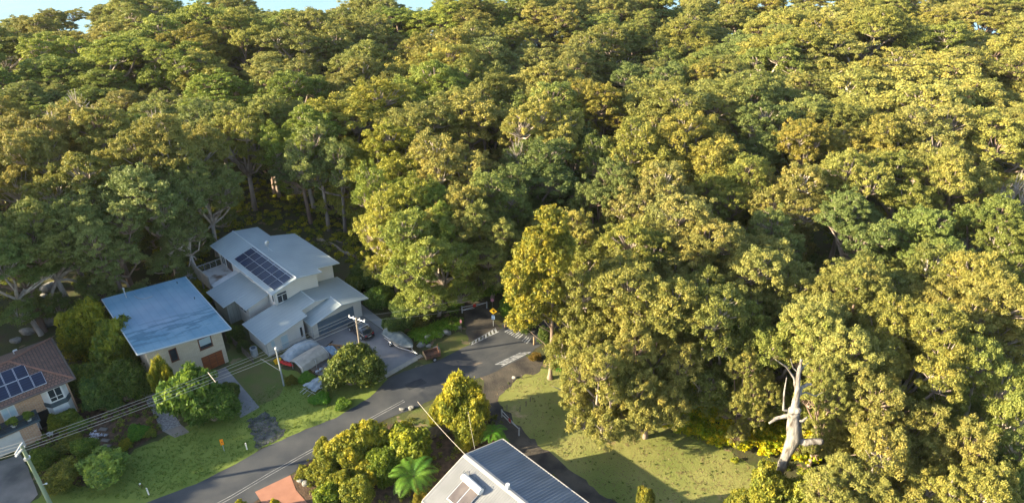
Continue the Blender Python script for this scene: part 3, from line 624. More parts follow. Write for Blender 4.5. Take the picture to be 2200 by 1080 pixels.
t = MB(); t.tube([(5.12, 0.02, zR - .04), (5.12, -LB, zR - .04)], .10, 6); t.tube([(-5.47, .02, zLf - .04), (-5.47, -LB, zLf - .04)], .10, 6)
t.tube([(-5.4, .05, zLf - .02), (0, .05, zr - .02), (5.05, .05, zR - .02)], .075, 5); t.build('gutter', mat('cream_gutter', (.46, .43, .38), (.38, .36, .32), 2, .6), fg)
w = MB(); w.prism_y([(-4.8, 0), (4.5, 0), (4.5, zR), (0, zr - .18), (-4.8, zLf + .05)], -LB + .6, -.6); w.build('wall', 'boards', fg)
t = MB(); t.tube([(-.1, -6.0, zr), (-.1, -6.0, zr + .55)], .055, 8); t.tube([(-.1, -6.0, zr + .5), (-.1, -6.0, zr + .8)], .20, 10); t.build('roof_vent', 'white', fg)
ht = MB(); zl = lambda a: zr + sl_ * a
ht.tube([(-1.75, -1.7, zl(-1.75) + .42), (-1.8, -4.25, zl(-1.8) + .42)], .34, 16); heater = ht.build('solar_water_tank', 'white', fg, smooth=False)
t = MB(); t.slab([(-1.95, -1.85, zl(-1.95) + .22), (-4.0, -1.85, zl(-4.0) + .22), (-4.0, -4.1, zl(-4) + .22), (-1.95, -4.1, zl(-1.95) + .22)], .1); co = t.build('collector_frame', 'alu', heater)
t = MB()
for k in range(2): t.slab([(-2.02, -1.92 - k * 1.12, zl(-2.02) + .235), (-3.94, -1.92 - k * 1.12, zl(-3.94) + .235), (-3.94, -2.95 - k * 1.12, zl(-3.94) + .235), (-2.02, -2.95 - k * 1.12, zl(-2.02) + .235)], .012)
t.build('collector_glass', mat('collector_glass', (.09, .075, .07), (.14, .12, .11), 1, .15, spec=.7), heater)
t = MB()
for y in (-1.75, -4.2): t.tube([(-1.2, y, zl(-1.2) + .03), (-1.2, y, zl(-1.2) + .5), (-1.7, y, zl(-1.7) + .75), (-2.1, y, zl(-2.1) + .1)], .02, 4)
t.tube([(-1.75, -1.6, zl(-1.7) + .4), (-1.3, -1.3, zl(-1.3) + .35), (-1.2, -1.5, zl(-1.2) + .04)], .025, 5); t.tube([(-1.1, -1.9, zl(-1.1) + .04), (-1.1, -2.6, zl(-1.1) + .3), (-1.1, -3.2, zl(-1.1) + .04)], .02, 4)
t.build('pipework', 'slate', heater)
# side fence with trough beyond the eave
tf = thing('side_fence', 'dark timber fence with orange capping beside the ribbed roof', 'fence', HW(2.55, -33.3), A45)
t = MB()
for i in range(90): t.box(-.02, .02, -.2 - i * .2, -.03 - i * .2, 0, 1.75)
t.build('palings', mat('tan_palings', (.30, .22, .15), (.17, .12, .085), 2, .9), tf)
t = MB(); t.box(-.38, -.03, -9.5, -.3, 1.2, 1.48); t.build('trough', 'terrapot', tf)
gf = thing('garden_fence', 'short dark paling fence between the golden tree and the yellow shrubs', 'fence', G(945, 935), R_(30))
t = MB()
for i in range(14): t.box(-1.4 + i * .2, -1.23 + i * .2, -.02, .02, 0, 1.6)
t.build('palings', 'fence', gf); t = MB(); t.box(-1.45, 1.45, -.06, -.021, 1.3, 1.38); t.build('rail', 'fence', gf)
# ================================================================== VEHICLES AND YARD THINGS
def wheel(parent, x, y, r=.34, wd=.22, z=None):
    z = r if z is None else z
    t = MB(); n = 20; prof = [(r * .62, -wd / 2), (r * .95, -wd / 2), (r, -wd / 2 + .03), (r, wd / 2 - .03), (r * .95, wd / 2), (r * .62, wd / 2)]
    vs = []; 
    for i in range(n):
        a = 2 * math.pi * i / n
        for q, yy in prof: vs.append((x + q * math.cos(a), y + yy, z + q * math.sin(a)))
    m_ = len(prof); t.add(vs, [(i * m_ + j, ((i + 1) % n) * m_ + j, ((i + 1) % n) * m_ + (j + 1) % m_, i * m_ + (j + 1) % m_) for i in range(n) for j in range(m_)])
    ty = t.build('wheel', 'rubber', parent, smooth=True)
    t = MB(); t.tube([(x, y - wd / 2 + .02, z), (x, y + wd / 2 - .02, z)], r * .61, 14)
    for k in range(5):
        a = 2 * math.pi * k / 5; dx, dz = math.cos(a) * r * .5, math.sin(a) * r * .5
        t.tube([(x, y - wd / 2 + .005, z), (x + dx, y - wd / 2 + .005, z + dz)], .03, 4); t.tube([(x, y + wd / 2 - .005, z), (x + dx, y + wd / 2 - .005, z + dz)], .03, 4)
    t.build('rim', 'alu', ty); return ty
# car: local x to its nose; the nose faces the garage
car = thing('parked_car', 'black hatchback car with silver roof rails parked before the garage door', 'car', HW(4.45, -3.1), A45 + R_(90) )
def loft(secs):
    b = MB(); n = len(secs[0]); b.add([p for s_ in secs for p in s_], [(i * n + k, i * n + (k + 1) % n, (i + 1) * n + (k + 1) % n, (i + 1) * n + k) for i in range(len(secs) - 1) for k in range(n)] + [tuple(range(n))[::-1], tuple((len(secs) - 1) * n + k for k in range(n))]); return b
def sec(x, w_, z0, z1, top=.82):
    return [(x, -w_ * .96, z0), (x, -w_, z0 + (z1 - z0) * .45), (x, -w_ * .97, z0 + (z1 - z0) * .8), (x, -w_ * top, z1), (x, w_ * top, z1), (x, w_ * .97, z0 + (z1 - z0) * .8), (x, w_, z0 + (z1 - z0) * .45), (x, w_ * .96, z0)]
body = loft([sec(-2.18, .72, .45, .85, .9), sec(-2.12, .84, .28, 1.0), sec(-1.6, .90, .25, 1.04), sec(0, .91, .24, 1.02), sec(1.0, .90, .25, .98), sec(1.7, .86, .28, .88), sec(2.1, .78, .32, .74), sec(2.2, .66, .40, .64, .9)])
bo = body.build('body', 'carpaint', car, smooth=True)
cabs = loft([sec(-2.0, .80, .98, 1.05, .95), sec(-1.55, .80, .98, 1.44, .80), sec(-.6, .82, .98, 1.53, .76), sec(.25, .82, .98, 1.50, .76), sec(1.0, .80, .96, 1.0, .95)])
gl = cabs.build('cabin_glass', 'glass', car)
t = loft([[(x, -w_, z), (x, w_, z), (x, w_, z + .04), (x, -w_, z + .04)] for x, w_, z in ((-1.6, .60, 1.425), (-.6, .635, 1.52), (.28, .62, 1.49))]); t.build('roof', 'carpaint', car)
for s_ in (-1, 1):
    t = MB(); t.tube([(-2.0, .78 * s_, 1.03), (-1.55, .66 * s_, 1.44), (-.6, .645 * s_, 1.53), (.25, .645 * s_, 1.50), (1.0, .76 * s_, 1.0)], .045, 5); t.tube([(-.55, .80 * s_, 1.02), (-.6, .65 * s_, 1.52)], .04, 4); t.build('pillar', 'carpaint', car)
    t = MB(); t.tube([(-1.35, .62 * s_, 1.53), (.1, .62 * s_, 1.57)], .025, 5); t.build('roof_rail', 'alu', car)
    t = MB(); t.blob((.75, .98 * s_, 1.05), (.09, .12, .08), 1, 0); t.build('mirror', 'carpaint', car)
    t = MB(); t.box(-2.2, -2.02, .55 * s_ - .14, .55 * s_ + .14, .78, .93); t.build('tail_light', 'red', car)
    t = MB(); t.box(2.0, 2.17, .55 * s_ - .15, .55 * s_ + .15, .58, .68); t.build('headlight', 'white', car)
    for x in (-1.35, 1.35): wheel(car, x, .80 * s_, .33)
t = MB()
for x in (-1.0, -.15): t.box(x, x + .08, -.75, .75, 1.60, 1.64)
t.build('roof_bar', 'alu', car)
t = MB(); t.box(-2.215, -2.18, -.26, .26, .55, .67); t.build('number_plate', 'white', car)
t = MB(); t.box(-2.24, -2.1, -.75, .75, .36, .48); t.build('bumper', 'black', car)

# covered boat on trailer, bow towards the road
bt = thing('covered_boat', 'silver runabout boat under a grey green cover on a trailer', 'boat', HW(6.6, -9.0), A45 + R_(-88))
def bsec(x, w_, z0, z1, zt): return [(x, -w_, z1), (x, -w_ * .8, z0 + .15), (x, 0, z0), (x, w_ * .8, z0 + .15), (x, w_, z1), (x, 0, zt)]
hx = [(-2.5, .95, .55, 1.15), (-1.2, 1.08, .5, 1.18), (.3, 1.05, .52, 1.22), (1.6, .78, .6, 1.3), (2.5, .32, .8, 1.42), (2.85, .03, 1.15, 1.5)]
h = loft([[(x, -w_, z1), (x, -w_ * .8, z0 + .2), (x, 0, z0), (x, w_ * .8, z0 + .2), (x, w_, z1), (x, 0, z1 + .02)] for x, w_, z0, z1 in hx]); h.build('hull', 'hull', bt, smooth=True)
cx = [(-2.55, .98, 1.10, 1.85), (-2.2, 1.05, 1.08, 1.75), (-1.5, 1.12, 1.1, 1.5), (-.6, 1.14, 1.12, 1.62), (.2, 1.10, 1.15, 1.95), (.8, 1.02, 1.18, 1.72), (1.6, .86, 1.24, 1.62), (2.4, .46, 1.34, 1.6), (2.85, .08, 1.45, 1.54)]
rg = random.Random(5)
secs = []
for x, w_, z1, zt in cx:
    row = []
    for k in range(13):
        t_ = -1 + 2 * k / 12; zz = z1 + (zt - z1) * (1 - abs(t_) ** 1.6) + rg.uniform(-.05, .05) * (1 - abs(t_)); row.append((x + rg.uniform(-.04, .04), w_ * t_, zz))
    secs.append(row + [(x, 0, z1 - .02)])
loft(secs).build('cover', 'cover', bt, smooth=True)
t = MB(); t.box(-2.95, -2.55, -.18, .18, .75, 1.55); t.blob((-2.8, 0, 1.6), (.26, .2, .22), 3, .05); t.build('outboard_motor', 'black', bt)
t = MB(); 
for s_ in (-1, 1): t.tube([(-2.3, .75 * s_, .42), (.8, .75 * s_, .42), (2.6, .12 * s_, .45), (3.6, 0, .48)], .045, 5)
for x in (-2.2, -1, .3): t.tube([(x, -.78, .42), (x, .78, .42)], .035, 5)
t.tube([(2.6, 0, .47), (2.75, 0, 1.2)], .04, 5); t.tube([(3.2, .1, .02), (3.2, .1, .6)], .03, 5); t.box(3.5, 3.72, -.06, .06, .44, .56); t.build('trailer_frame', 'alu', bt)
for s_ in (-1, 1):
    wheel(bt, -.7, 1.02 * s_, .30, .18)
    t = MB(); t.tube([(-1.1, 1.02 * s_, .45), (-.95, 1.02 * s_, .66), (-.45, 1.02 * s_, .66), (-.3, 1.02 * s_, .45)], .10, 5); t.build('mudguard', 'alu', bt)
# small rusty box trailer
bx = thing('box_trailer', 'small rusty box trailer with timber sides beside the boat', 'trailer', HW(7.9, -14.2), A45 + R_(-20))
t = MB(); t.box(-.95, .95, -.7, .7, .5, .56); t.build('tray', 'rust', bx)
for q in ((-.95, .95, -.7, -.65), (-.95, .95, .65, .7)):
    t = MB(); t.box(*q, .562, .98); t.build('side_panel', 'rust', bx)
t = MB(); t.box(-1.0, -.952, -.7, .7, .5, 1.0); t.build('tailboard', 'ply', bx)
t = MB(); t.box(.952, 1.0, -.7, .7, .5, .98); t.build('headboard', 'rust', bx)
t = MB(); t.tube([(-.9, 0, .42), (-1.9, 0, .40)], .04, 5); t.tube([(-.9, .5, .42), (-1.7, 0, .4)], .035, 5); t.tube([(-.9, -.5, .42), (-1.7, 0, .4)], .035, 5); t.tube([(-1.85, 0, .02), (-1.85, 0, .55)], .03, 5)
t.tube([(1, -.6, .9), (1.02, -.6, 1.5)], .03, 5); t.tube([(1, .6, .9), (1.02, .6, 1.5)], .03, 5); t.build('drawbar', 'rust', bx)
for s_ in (-1, 1): wheel(bx, .1, .82 * s_, .30, .18)

def drape(name, label, m, loc, rz, L, Wd, hfun, parent=None, seed=0, amp=.05, cat='tarpaulin', skirt=.0):
    rg = np.random.default_rng(seed); nx_, ny_ = 26, 16; b = MB(); vs = []
    for j in range(ny_ + 1):
        for i in range(nx_ + 1):
            s_ = -1 + 2 * i / nx_; t_ = -1 + 2 * j / ny_
            z = hfun(s_, t_) + amp * (math.sin(7 * s_ + 3 * t_ + seed) * .5 + math.sin(11 * t_ - 4 * s_ + 2 * seed) * .4 + rg.uniform(-.4, .4))
            vs.append((s_ * L / 2, t_ * Wd / 2, max(z, .03)))
    n_ = nx_ + 1; top = [(j * n_ + i, j * n_ + i + 1, (j + 1) * n_ + i + 1, (j + 1) * n_ + i) for j in range(ny_) for i in range(nx_)]
    b.add(vs, top); N0 = len(vs)
    b.add([(x, y, z - .03) for x, y, z in vs], [f[::-1] for f in top])
    return b
# covered boat under grey tarp (left), tan canvas shelter
b = drape('', '', '', 0, 0, 5.0, 2.0, lambda s_, t_: .35 + 1.25 * (1 - abs(s_) ** 3.0) * (1 - abs(t_) ** 3), seed=2, amp=.07)
o = thing('tarp_covered_boat', 'long rounded boat shape under a crumpled grey tarp beside the porch', 'boat', HW(-3.6, -1.4), A45 + R_(-4)); b.build('tarpaulin', 'tarp', o, smooth=True)
t = MB(); t.tube([(-1.8, -.7, .3), (1.8, -.7, .3)], .05, 5); t.tube([(-1.8, .7, .3), (1.8, .7, .3)], .05, 5); t.tube([(0, -.9, .3), (0, .9, .3)], .04, 5); t.build('trailer_frame', 'alu', o)
for s_ in (-1, 1): wheel(o, -.4, .86 * s_, .28, .16)
o = thing('canvas_shelter', 'tan canvas sheet stretched over a low frame beside the grey tarp', 'shelter', HW(-3.85, -4.3), A45 + R_(6))
b = drape('', '', '', 0, 0, 4.3, 2.5, lambda s_, t_: 1.75 - .50 * abs(t_ - .15) ** 1.2 - (.5 if t_ < -.85 else 0) - .12 * abs(s_) ** 4, seed=4, amp=.035); b.build('canvas', 'tarptan', o, smooth=True)
t = MB()
for x in (-2, 0, 2):
    for y in (-1.1, 1.1): t.tube([(x, y, 0), (x, y, 1.2)], .035, 5)
    t.tube([(x, -1.1, 1.2), (x, .2, 1.66), (x, 1.1, 1.2)], .03, 5)
t.build('frame', 'alu', o)
o = thing('blue_tarp_lean_to', 'pale blue tarp hung over the end of the tan canvas shelter', 'tarpaulin', HW(-1.15, -4.65), A45 + R_(6))
b = drape('', '', '', 0, 0, 1.1, 2.1, lambda s_, t_: 1.55 - .45 * abs(t_ - .1) - .25 * (s_ + 1) / 2, seed=7, amp=.06); b.build('sheet', 'tarpblue', o, smooth=True)
t = MB()
for x, y in ((-.5, -.95), (.5, -.95), (-.5, .95), (.5, .95)): t.tube([(x, y, 0), (x, y, 1.0)], .03, 5)
t.build('frame', 'alu', o)
o = thing('collapsed_tarp_frame', 'low tilted frame with a torn grey blue tarp on the verge', 'tarpaulin', HW(-5.6, -8.7), A45 + R_(14))
b = drape('', '', '', 0, 0, 2.6, 2.1, lambda s_, t_: .55 + .25 * s_ * -1 + .12 * math.sin(3 * t_), seed=9, amp=.10); b.build('sheet', 'tarp', o, smooth=True)
t = MB()
for y in (-1, -.3, .5, 1): t.tube([(-1.9, y, .12), (1.5, y * .9, .35)], .035, 5)
for x in (-1.2, 1.2): t.tube([(x, -1.2, .2), (x, 1.2, .2)], .03, 5)
t.build('frame', 'alu', o)
o = thing('timber_crate', 'open yellow brown plywood crate beside the pale blue tarp', 'crate', HW(-.05, -3.9), A45 + R_(-55))
t = MB(); t.box(-.9, .9, -.35, .35, 0, .08); t.box(-.9, .9, -.35, -.3, .083, .7); t.box(-.9, .9, .3, .35, .083, .7); t.box(-.9, -.85, -.297, .297, .083, .7); t.box(.85, .9, -.297, .297, .083, .7); t.build('box_sides', 'ply', o)
t = MB(); t.box(-.6, -.1, -.2, .2, .083, .4); t.blob((.4, 0, .3), (.3, .22, .25), 3, .2); t.build('contents', 'slate', o)
o = thing('red_kayak', 'red plastic kayak lying beside the grey tarp', 'kayak', HW(-6.2, -2.2), A45 + R_(-70))
k_ = loft([[(x, w_ * math.cos(a), .35 + hh * math.sin(a)) for a in np.linspace(0, 2 * math.pi, 9)[:-1]] for x, w_, hh in ((-1.25, .03, .05), (-.8, .26, .14), (0, .36, .18), (.8, .26, .14), (1.25, .03, .05))]); k_.build('hull', 'red', o, smooth=True)
t = MB(); t.tube([(-.3, -.15, .54), (.3, -.15, .54), (.3, .15, .54), (-.3, .15, .54), (-.3, -.15, .54)], .03, 4); t.build('cockpit_rim', 'black', o)
o = thing('yellow_plastic_tub', 'small yellow tub between the grey house and the red kayak', 'tub', HW(-6.75, -1.0), A45)
t = MB(); n = 14; ring = lambda r, z: [(r * math.cos(2 * math.pi * i / n) * 1.3, r * math.sin(2 * math.pi * i / n), z) for i in range(n)]
t = loft([ring(.28, .02), ring(.36, .5), ring(.40, .52), ring(.33, .5), ring(.26, .1)]); t.build('shell', 'yellow', o)
o = thing('dark_bench', 'long dark plank lying on the driveway beyond the grey tarp', 'plank', HW(-.2, -2.4), A45 + R_(20))
t = MB(); t.box(-.9, .9, -.1, .1, .1, .16); t.build('board', 'black', o); t = MB(); t.box(-.7, -.6, -.1, .1, 0, .099); t.box(.6, .7, -.1, .1, 0, .099); t.build('bearers', 'fence', o)
o = thing('rusty_scrap_heap', 'heap of rusty scrap below the tan canvas shelter', 'scrap', HW(-3.6, -6.2), A45)
t = MB(); rg = random.Random(8)
for i in range(26): x, y = rg.uniform(-2, 2), rg.uniform(-.4, .4); t.tube([(x, y, rg.uniform(.02, .3)), (x + rg.uniform(-.7, .7), y + rg.uniform(-.3, .3), rg.uniform(.05, .45))], rg.uniform(.03, .09), 4)
t.build('bars', 'rust', o)
t = MB()
for i in range(5): x, y = rg.uniform(-2, 2), rg.uniform(-.5, .4); t.blob((x, y, .2), (.3, .2, .15), i, .3)
t.build('lumps', 'tarp', o)
o = thing('round_steel_tank', 'small grey tank against the left corner of the grey house', 'tank', HW(-8.1, 2.6), A45)
t = MB(); t.tube([(0, 0, 0), (0, 0, 1.2)], .45, 18); t.build('shell', 'polegrey', o); t = MB(); t.tube([(0, 0, 1.2), (0, 0, 1.26)], .3, 14); t.build('lid', 'slate', o)

# ================================================================== POLES, WIRES, SIGNS
p1 = G(45, 955, 8.5)
po = thing('power_pole', 'green mossy power pole with pale crossarm at the lower left', 'pole', (p1[0], p1[1], 0), 0)
t = MB(); t.tube([(0, 0, 0), (0, 0, 8.5)], [.21, .15], 12); t.build('shaft', 'pole', po)
t = MB(); t.box(-.08, .08, -1.0, .25, 8.0, 8.14); t.tube([(0, .3, 8.55), (0, -1.0, 8.3)], .07, 8); 
a1 = mathutils.Matrix.Rotation(R_(0), 4, 'Z'); ca = t.build('crossarm', 'white', po)
t = MB(); t.tube([(0, 0, 6.75), (0, 0, 6.9)], .27, 12); t.box(-.15, .1, -.3, -.2, 6.7, 7.0); t.build('pole_clamp', 'alu', po)
t = MB(); t.tube([(0.2, 0, 3.2), (.5, .05, 3.3)], .04, 6); t.blob((.55, .05, 3.3), (.12, .09, .09), 1, 0); t.build('pole_light', 'white', po)
p3 = G(765, 683, 7.5)
po3 = thing('power_pole', 'timber power pole with white insulators standing before the garage', 'pole', (p3[0], p3[1], 0), 0)
t = MB(); t.tube([(0, 0, 0), (0, 0, 7.55)], [.17, .12], 10); t.build('shaft', 'poletim', po3)
t = MB(); t.tube([(-1.0, .55, 7.3), (1.15, -.45, 7.3)], .065, 6); t.tube([(-.5, .3, 7.28), (0, 0, 6.6), (.6, -.25, 7.28)], .03, 4); ca3 = t.build('crossarm', 'alu', po3)
ins3 = [(-.95, .53), (-.4, .25), (.45, -.15), (1.1, -.43)]
for x, y in ins3:
    t = MB(); t.tube([(x, y, 7.34), (x, y, 7.44), (x, y, 7.5), (x, y, 7.58)], [.06, .10, .06, .09], 8); t.build('insulator', 'white', ca3)
p2 = G(610, 828)
po2 = thing('service_pole', 'slim grey steel service pole beside the tarps', 'pole', (p2[0], p2[1], 0), 0)
t = MB(); t.tube([(0, 0, 0), (0, 0, 5.0), (.0, 0, 5.6)], [.10, .085, .085], 10); t.build('shaft', 'polegrey', po2)
t = MB(); t.blob((0, 0, 5.75), (.16, .16, .14), 2, .05); t.box(-.2, .25, -.03, .03, 5.5, 5.58); t.build('cap', 'white', po2)
t = MB(); t.tube([(0, 0, 2.3), (-2.3, .4, 3.9)], .03, 4); t.build('stay_wire', 'polegrey', po2)
def catenary(a, b_, sag, r=.016, n=14):
    a = np.array(a, float); b_ = np.array(b_, float); pts = []
    for i in range(n + 1):
        t_ = i / n; p = a + (b_ - a) * t_; p[2] -= sag * 4 * t_ * (1 - t_); pts.append(p)
    return pts
offs1 = [(0, .25, 8.62), (0, -.15, 8.52), (0, -.6, 8.42), (0, -.95, 8.34)]
mids = []
for k in range(4):
    a = p1 * [1, 1, 0] + offs1[k]; b_ = np.array([p3[0] + ins3[k][0], p3[1] + ins3[k][1], 7.55])
    t = MB(); t.tube(catenary(a, b_, .5), .022, 4); o = t.build('overhead_wire', 'wire')
    tag(o, ['topmost', 'second', 'third', 'lowest'][k] + ' of the four wires between the mossy pole and the garage pole', 'wire', 'four street wires'); mids.append(catenary(a, b_, .5)[7])
    t = MB(); e = a + np.array([-30, -14, -.3]); t.tube(catenary(a, e, .4), .022, 4); o = t.build('overhead_wire', 'wire')
    tag(o, 'wire leaving the mossy pole towards the left edge, ' + ['topmost', 'second', 'third', 'lowest'][k] + ' of four', 'wire', 'wires to the left edge')
t = MB(); m0, m3 = mids[0], mids[3]; t.tube([m0 + (m0 - m3) * .15 + [0, 0, .03], m3 + (m3 - m0) * .15 + [0, 0, .03]], .035, 5)
o = t.build('wire_spreader', 'wire'); tag(o, 'pale spreader bar clipped across the four overhead wires', 'spreader')
e = G(1005, 640, 6)
for k, (x, y) in enumerate((ins3[1], ins3[3])):
    t = MB(); t.tube(catenary([p3[0] + x, p3[1] + y, 7.5], e + [0, -k * 1.5, k * -.6], .3), .012, 4); o = t.build('service_wire', 'wire'); tag(o, ['upper', 'lower'][k] + ' thin wire from the garage pole into the trees', 'wire', 'thin wires into the trees')
t = MB(); t.tube(catenary(HW(-3.3, -33.6, 5.4), G(897, 862, 7.0), .2), .02, 4); o = t.build('service_wire', 'wire'); tag(o, 'thin tan cable running from the foreground roof towards the road', 'wire')
t = MB(); t.tube(catenary(HW(-2.0, -33.6, 5.0), G(1005, 880, 4.6), .2), .014, 4); o = t.build('service_wire', 'wire'); tag(o, 'faint second cable over the mulch beside the foreground roof', 'wire')

def post_sign(name, label, cat, px, h, plate, psize, poster=None, rz=0, r=.035, pm='polegrey', t0=0):
    g0 = G(*px); o = thing(name, label, cat, (g0[0], g0[1], 0), rz)
    t = MB(); t.tube([(0, 0, 0), (0, 0, h)], r, 6); t.build('post', pm, o)
    return o
o = post_sign('road_sign', 'small orange sign on a thin post in the verge lawn', 'sign', (482, 968), 1.4, None, None, rz=R_(20))
t = MB(); t.box(-.17, .17, -.05, -.036, .95, 1.75); t.build('plate', 'orange', o); t = MB(); t.blob((.02, -.06, 1.35), (.05, .008, .12), 1, .2); t.build('symbol', 'brown', o)
for i, (px, l) in enumerate((((320, 1062), 'white guidepost at the road edge, nearest the lower left'), ((531, 965), 'white guidepost at the road edge beside the dark gravel'))):
    g0 = G(*px); o = thing('guidepost', l, 'guidepost', (g0[0], g0[1], 0), 0, 'white guideposts')
    t = MB(); t.box(-.06, .06, -.03, .03, 0, 1.0); t.build('post', 'white', o); t = MB(); t.box(-.04, .04, -.04, -.031, .78, .92); t.build('reflector', 'polegrey', o)
g0 = G(1060, 700); o = thing('kangaroo_sign', 'yellow diamond kangaroo warning sign above a pale blue plate', 'sign', (g0[0], g0[1], 0), R_(-8))
t = MB(); t.tube([(0, 0, 0), (0, 0, 2.9)], .04, 6); t.build('post', 'polegrey', o)
t = MB(); t.add([(-.55, -.06, 2.55), (0, -.06, 2.0), (.55, -.06, 2.55), (0, -.06, 3.1), (-.55, -.045, 2.55), (0, -.045, 2.0), (.55, -.045, 2.55), (0, -.045, 3.1)], [(0, 1, 2, 3), (7, 6, 5, 4), (0, 4, 5, 1), (1, 5, 6, 2), (2, 6, 7, 3), (3, 7, 4, 0)]); pl = t.build('diamond_plate', 'yellow', o)
t = MB(); t.add([(x, -.068, z) for x, z in ((-.30, 2.50), (-.12, 2.58), (-.02, 2.72), (.10, 2.74), (.2, 2.62), (.26, 2.66), (.3, 2.58), (.2, 2.54), (.14, 2.44), (.18, 2.36), (.02, 2.36), (.06, 2.44), (-.05, 2.50), (-.2, 2.46))], [tuple(range(14))]); t.build('kangaroo_symbol', 'black', pl)
t = MB(); t.box(-.22, .22, -.06, -.045, 1.15, 1.85); p_ = t.build('lower_plate', 'bluesign', o)
t = MB()
for z in (1.3, 1.5, 1.66): t.box(-.14, .14, -.068, -.061, z, z + .05)
t.build('lettering', 'slate', p_)
g0 = G(991, 712); o = thing('marker_post', 'thin weathered post with a small pink plate by the track', 'post', (g0[0], g0[1], 0), 0)
t = MB(); t.tube([(0, 0, 0), (0, 0, 2.2)], .04, 6); t.build('post', 'fence', o); t = MB(); t.box(-.12, .12, -.055, -.041, 1.5, 1.95); t.build('plate', mat('pink_plate', (.6, .25, .3), (.5, .2, .25), 2, .6), o)
g0 = G(1058, 668); o = thing('marker_post', 'post with a small faded pink disc behind the kangaroo sign', 'post', (g0[0], g0[1], 0), 0)
t = MB(); t.tube([(0, 0, 0), (0, 0, 1.8)], .04, 6); t.build('post', 'fence', o); t = MB(); t.tube([(0, -.06, 1.9), (0, -.045, 1.9)], .26, 12); t.build('disc', bpy.data.materials['pink_plate'], o)
def gate(label, A, B, h=1.0):
    a = G(*A); b_ = G(*B); d = b_ - a; L_ = float(np.linalg.norm(d[:2])); rz = math.atan2(d[1], d[0])
    o = thing('boom_gate', label, 'gate', (a[0], a[1], 0), rz)
    t = MB(); t.tube([(0, 0, h), (L_, 0, h)], .045, 6); t.tube([(0, 0, h * .45), (L_, 0, h)], .035, 5); t.tube([(0, 0, h * .45), (L_ * .5, 0, h * .45)], .035, 5); t.build('bar', 'alu', o)
    for x in (0, L_):
        t = MB(); t.box(x - .07, x + .07, -.07, .07, 0, h + .15); t.build('post', 'polegrey', o)
    t = MB(); t.box(L_ * .5 - .22, L_ * .5 + .22, -.07, -.05, h - .3, h + .15); t.build('red_plate', 'red', o)
gate('white boom gate with a red plate across the dark forest track', (993, 672), (1046, 662))
gate('fallen looking boom gate with red plate beside the lower dirt track', (1078, 895), (1115, 935))
for i, (px, h, l) in enumerate((((1085, 702), 1.0, 'short tan bollard left of the painted bars'), ((1094, 706), 1.0, 'short tan bollard just right of its twin by the painted bars'), ((1147, 740), 1.3, 'taller tan timber post right of the painted bars'))):
    g0 = G(*px); o = thing('bollard', l, 'bollard', (g0[0], g0[1], 0), 0); t = MB(); t.tube([(0, 0, 0), (0, 0, h)], .10, 8); t.build('post', 'ply', o); t = MB(); t.tube([(0, 0, h), (0, 0, h + .05)], [.10, .03], 8); t.build('cap', 'fence', o)
posts = [((1089, 880), .8), ((1117, 884), .8), ((1130, 872), .8), ((1139, 862), .7), ((1120, 812), .5)]
for i, (px, h) in enumerate(posts):
    g0 = G(*px); t = MB(); t.tube([(0, 0, -.05), (.02, 0, h)], .05, 6); o = t.build('stake', 'fence'); o.location = (g0[0], g0[1], 0)
    tag(o, 'short grey stake on the reserve lawn, ' + ['first', 'second', 'third', 'fourth', 'farthest and shortest'][i] + ' from the boom gate', 'stake', 'stakes on the reserve lawn')
# garden odds and ends
for i, (px, l) in enumerate((((63, 905), 'white pot beside the brick house front door'), ((52, 893), None))):
    if l is None: continue
    a = HW(-31.0, 5.2); o = thing('plant_pot', 'white pot on the paving by the brick house door', 'pot', a, 0)
    t = loft([ring(.16, .01), ring(.26, .4), ring(.28, .42), ring(.24, .41), ring(.15, .1)]); t.build('bowl', 'pot', o)
g0 = G(303, 1045); o = thing('water_meter', 'small dark water meter standing on the verge lawn', 'meter', (g0[0], g0[1], 0), 0)
t = MB(); t.tube([(-.15, 0, 0), (-.15, 0, .35), (.15, 0, .35), (.15, 0, 0)], .035, 6); t.build('pipe', 'rust', o); t = MB(); t.blob((0, 0, .45), (.1, .1, .09), 1, 0); t.build('dial', 'pot', o)
# stepping path at the brick house
st = []
for i, (x, y) in enumerate(((222, 922), (224, 934), (226, 946), (229, 958), (231, 970))):
    g0 = G(x, y); t = MB(); t.box(-.45, .45, -.22, .22, 0, .10 ); o = t.build('stepping_stone', 'concrete_d'); o.location = (g0[0], g0[1], 0); o.rotation_euler = (0, 0, R_(-8))
    tag(o, 'grey garden step below the brick house, ' + ['first', 'second', 'third', 'fourth', 'fifth'][i] + ' from the top', 'step', 'garden steps')
# fallen logs behind the big house
for (pa, pb, r, l) in (((683, 513), (708, 524), .32, 'short pale log end, leftmost behind the grey house'), ((708, 522), (746, 545), .24, 'longest fallen log behind the grey house'), ((742, 543), (764, 551), .30, 'broken pale log at the right end of the fallen timber'), ((712, 515), (735, 521), .14, 'thin fallen branch behind the longest log')):
    a = G(*pa, r); b_ = G(*pb, r); t = MB(); m_ = (a + b_) / 2
    t.tube([a - m_, (a - m_) * .3 + [0.05, .08, .03], (b_ - m_) * .4 + [-.05, -.06, 0], b_ - m_], [r, r * .93, r * .9, r * .8], 9); o = t.build('fallen_log', 'log', smooth=False); o.location = m_; tag(o, l, 'log', 'fallen timber')
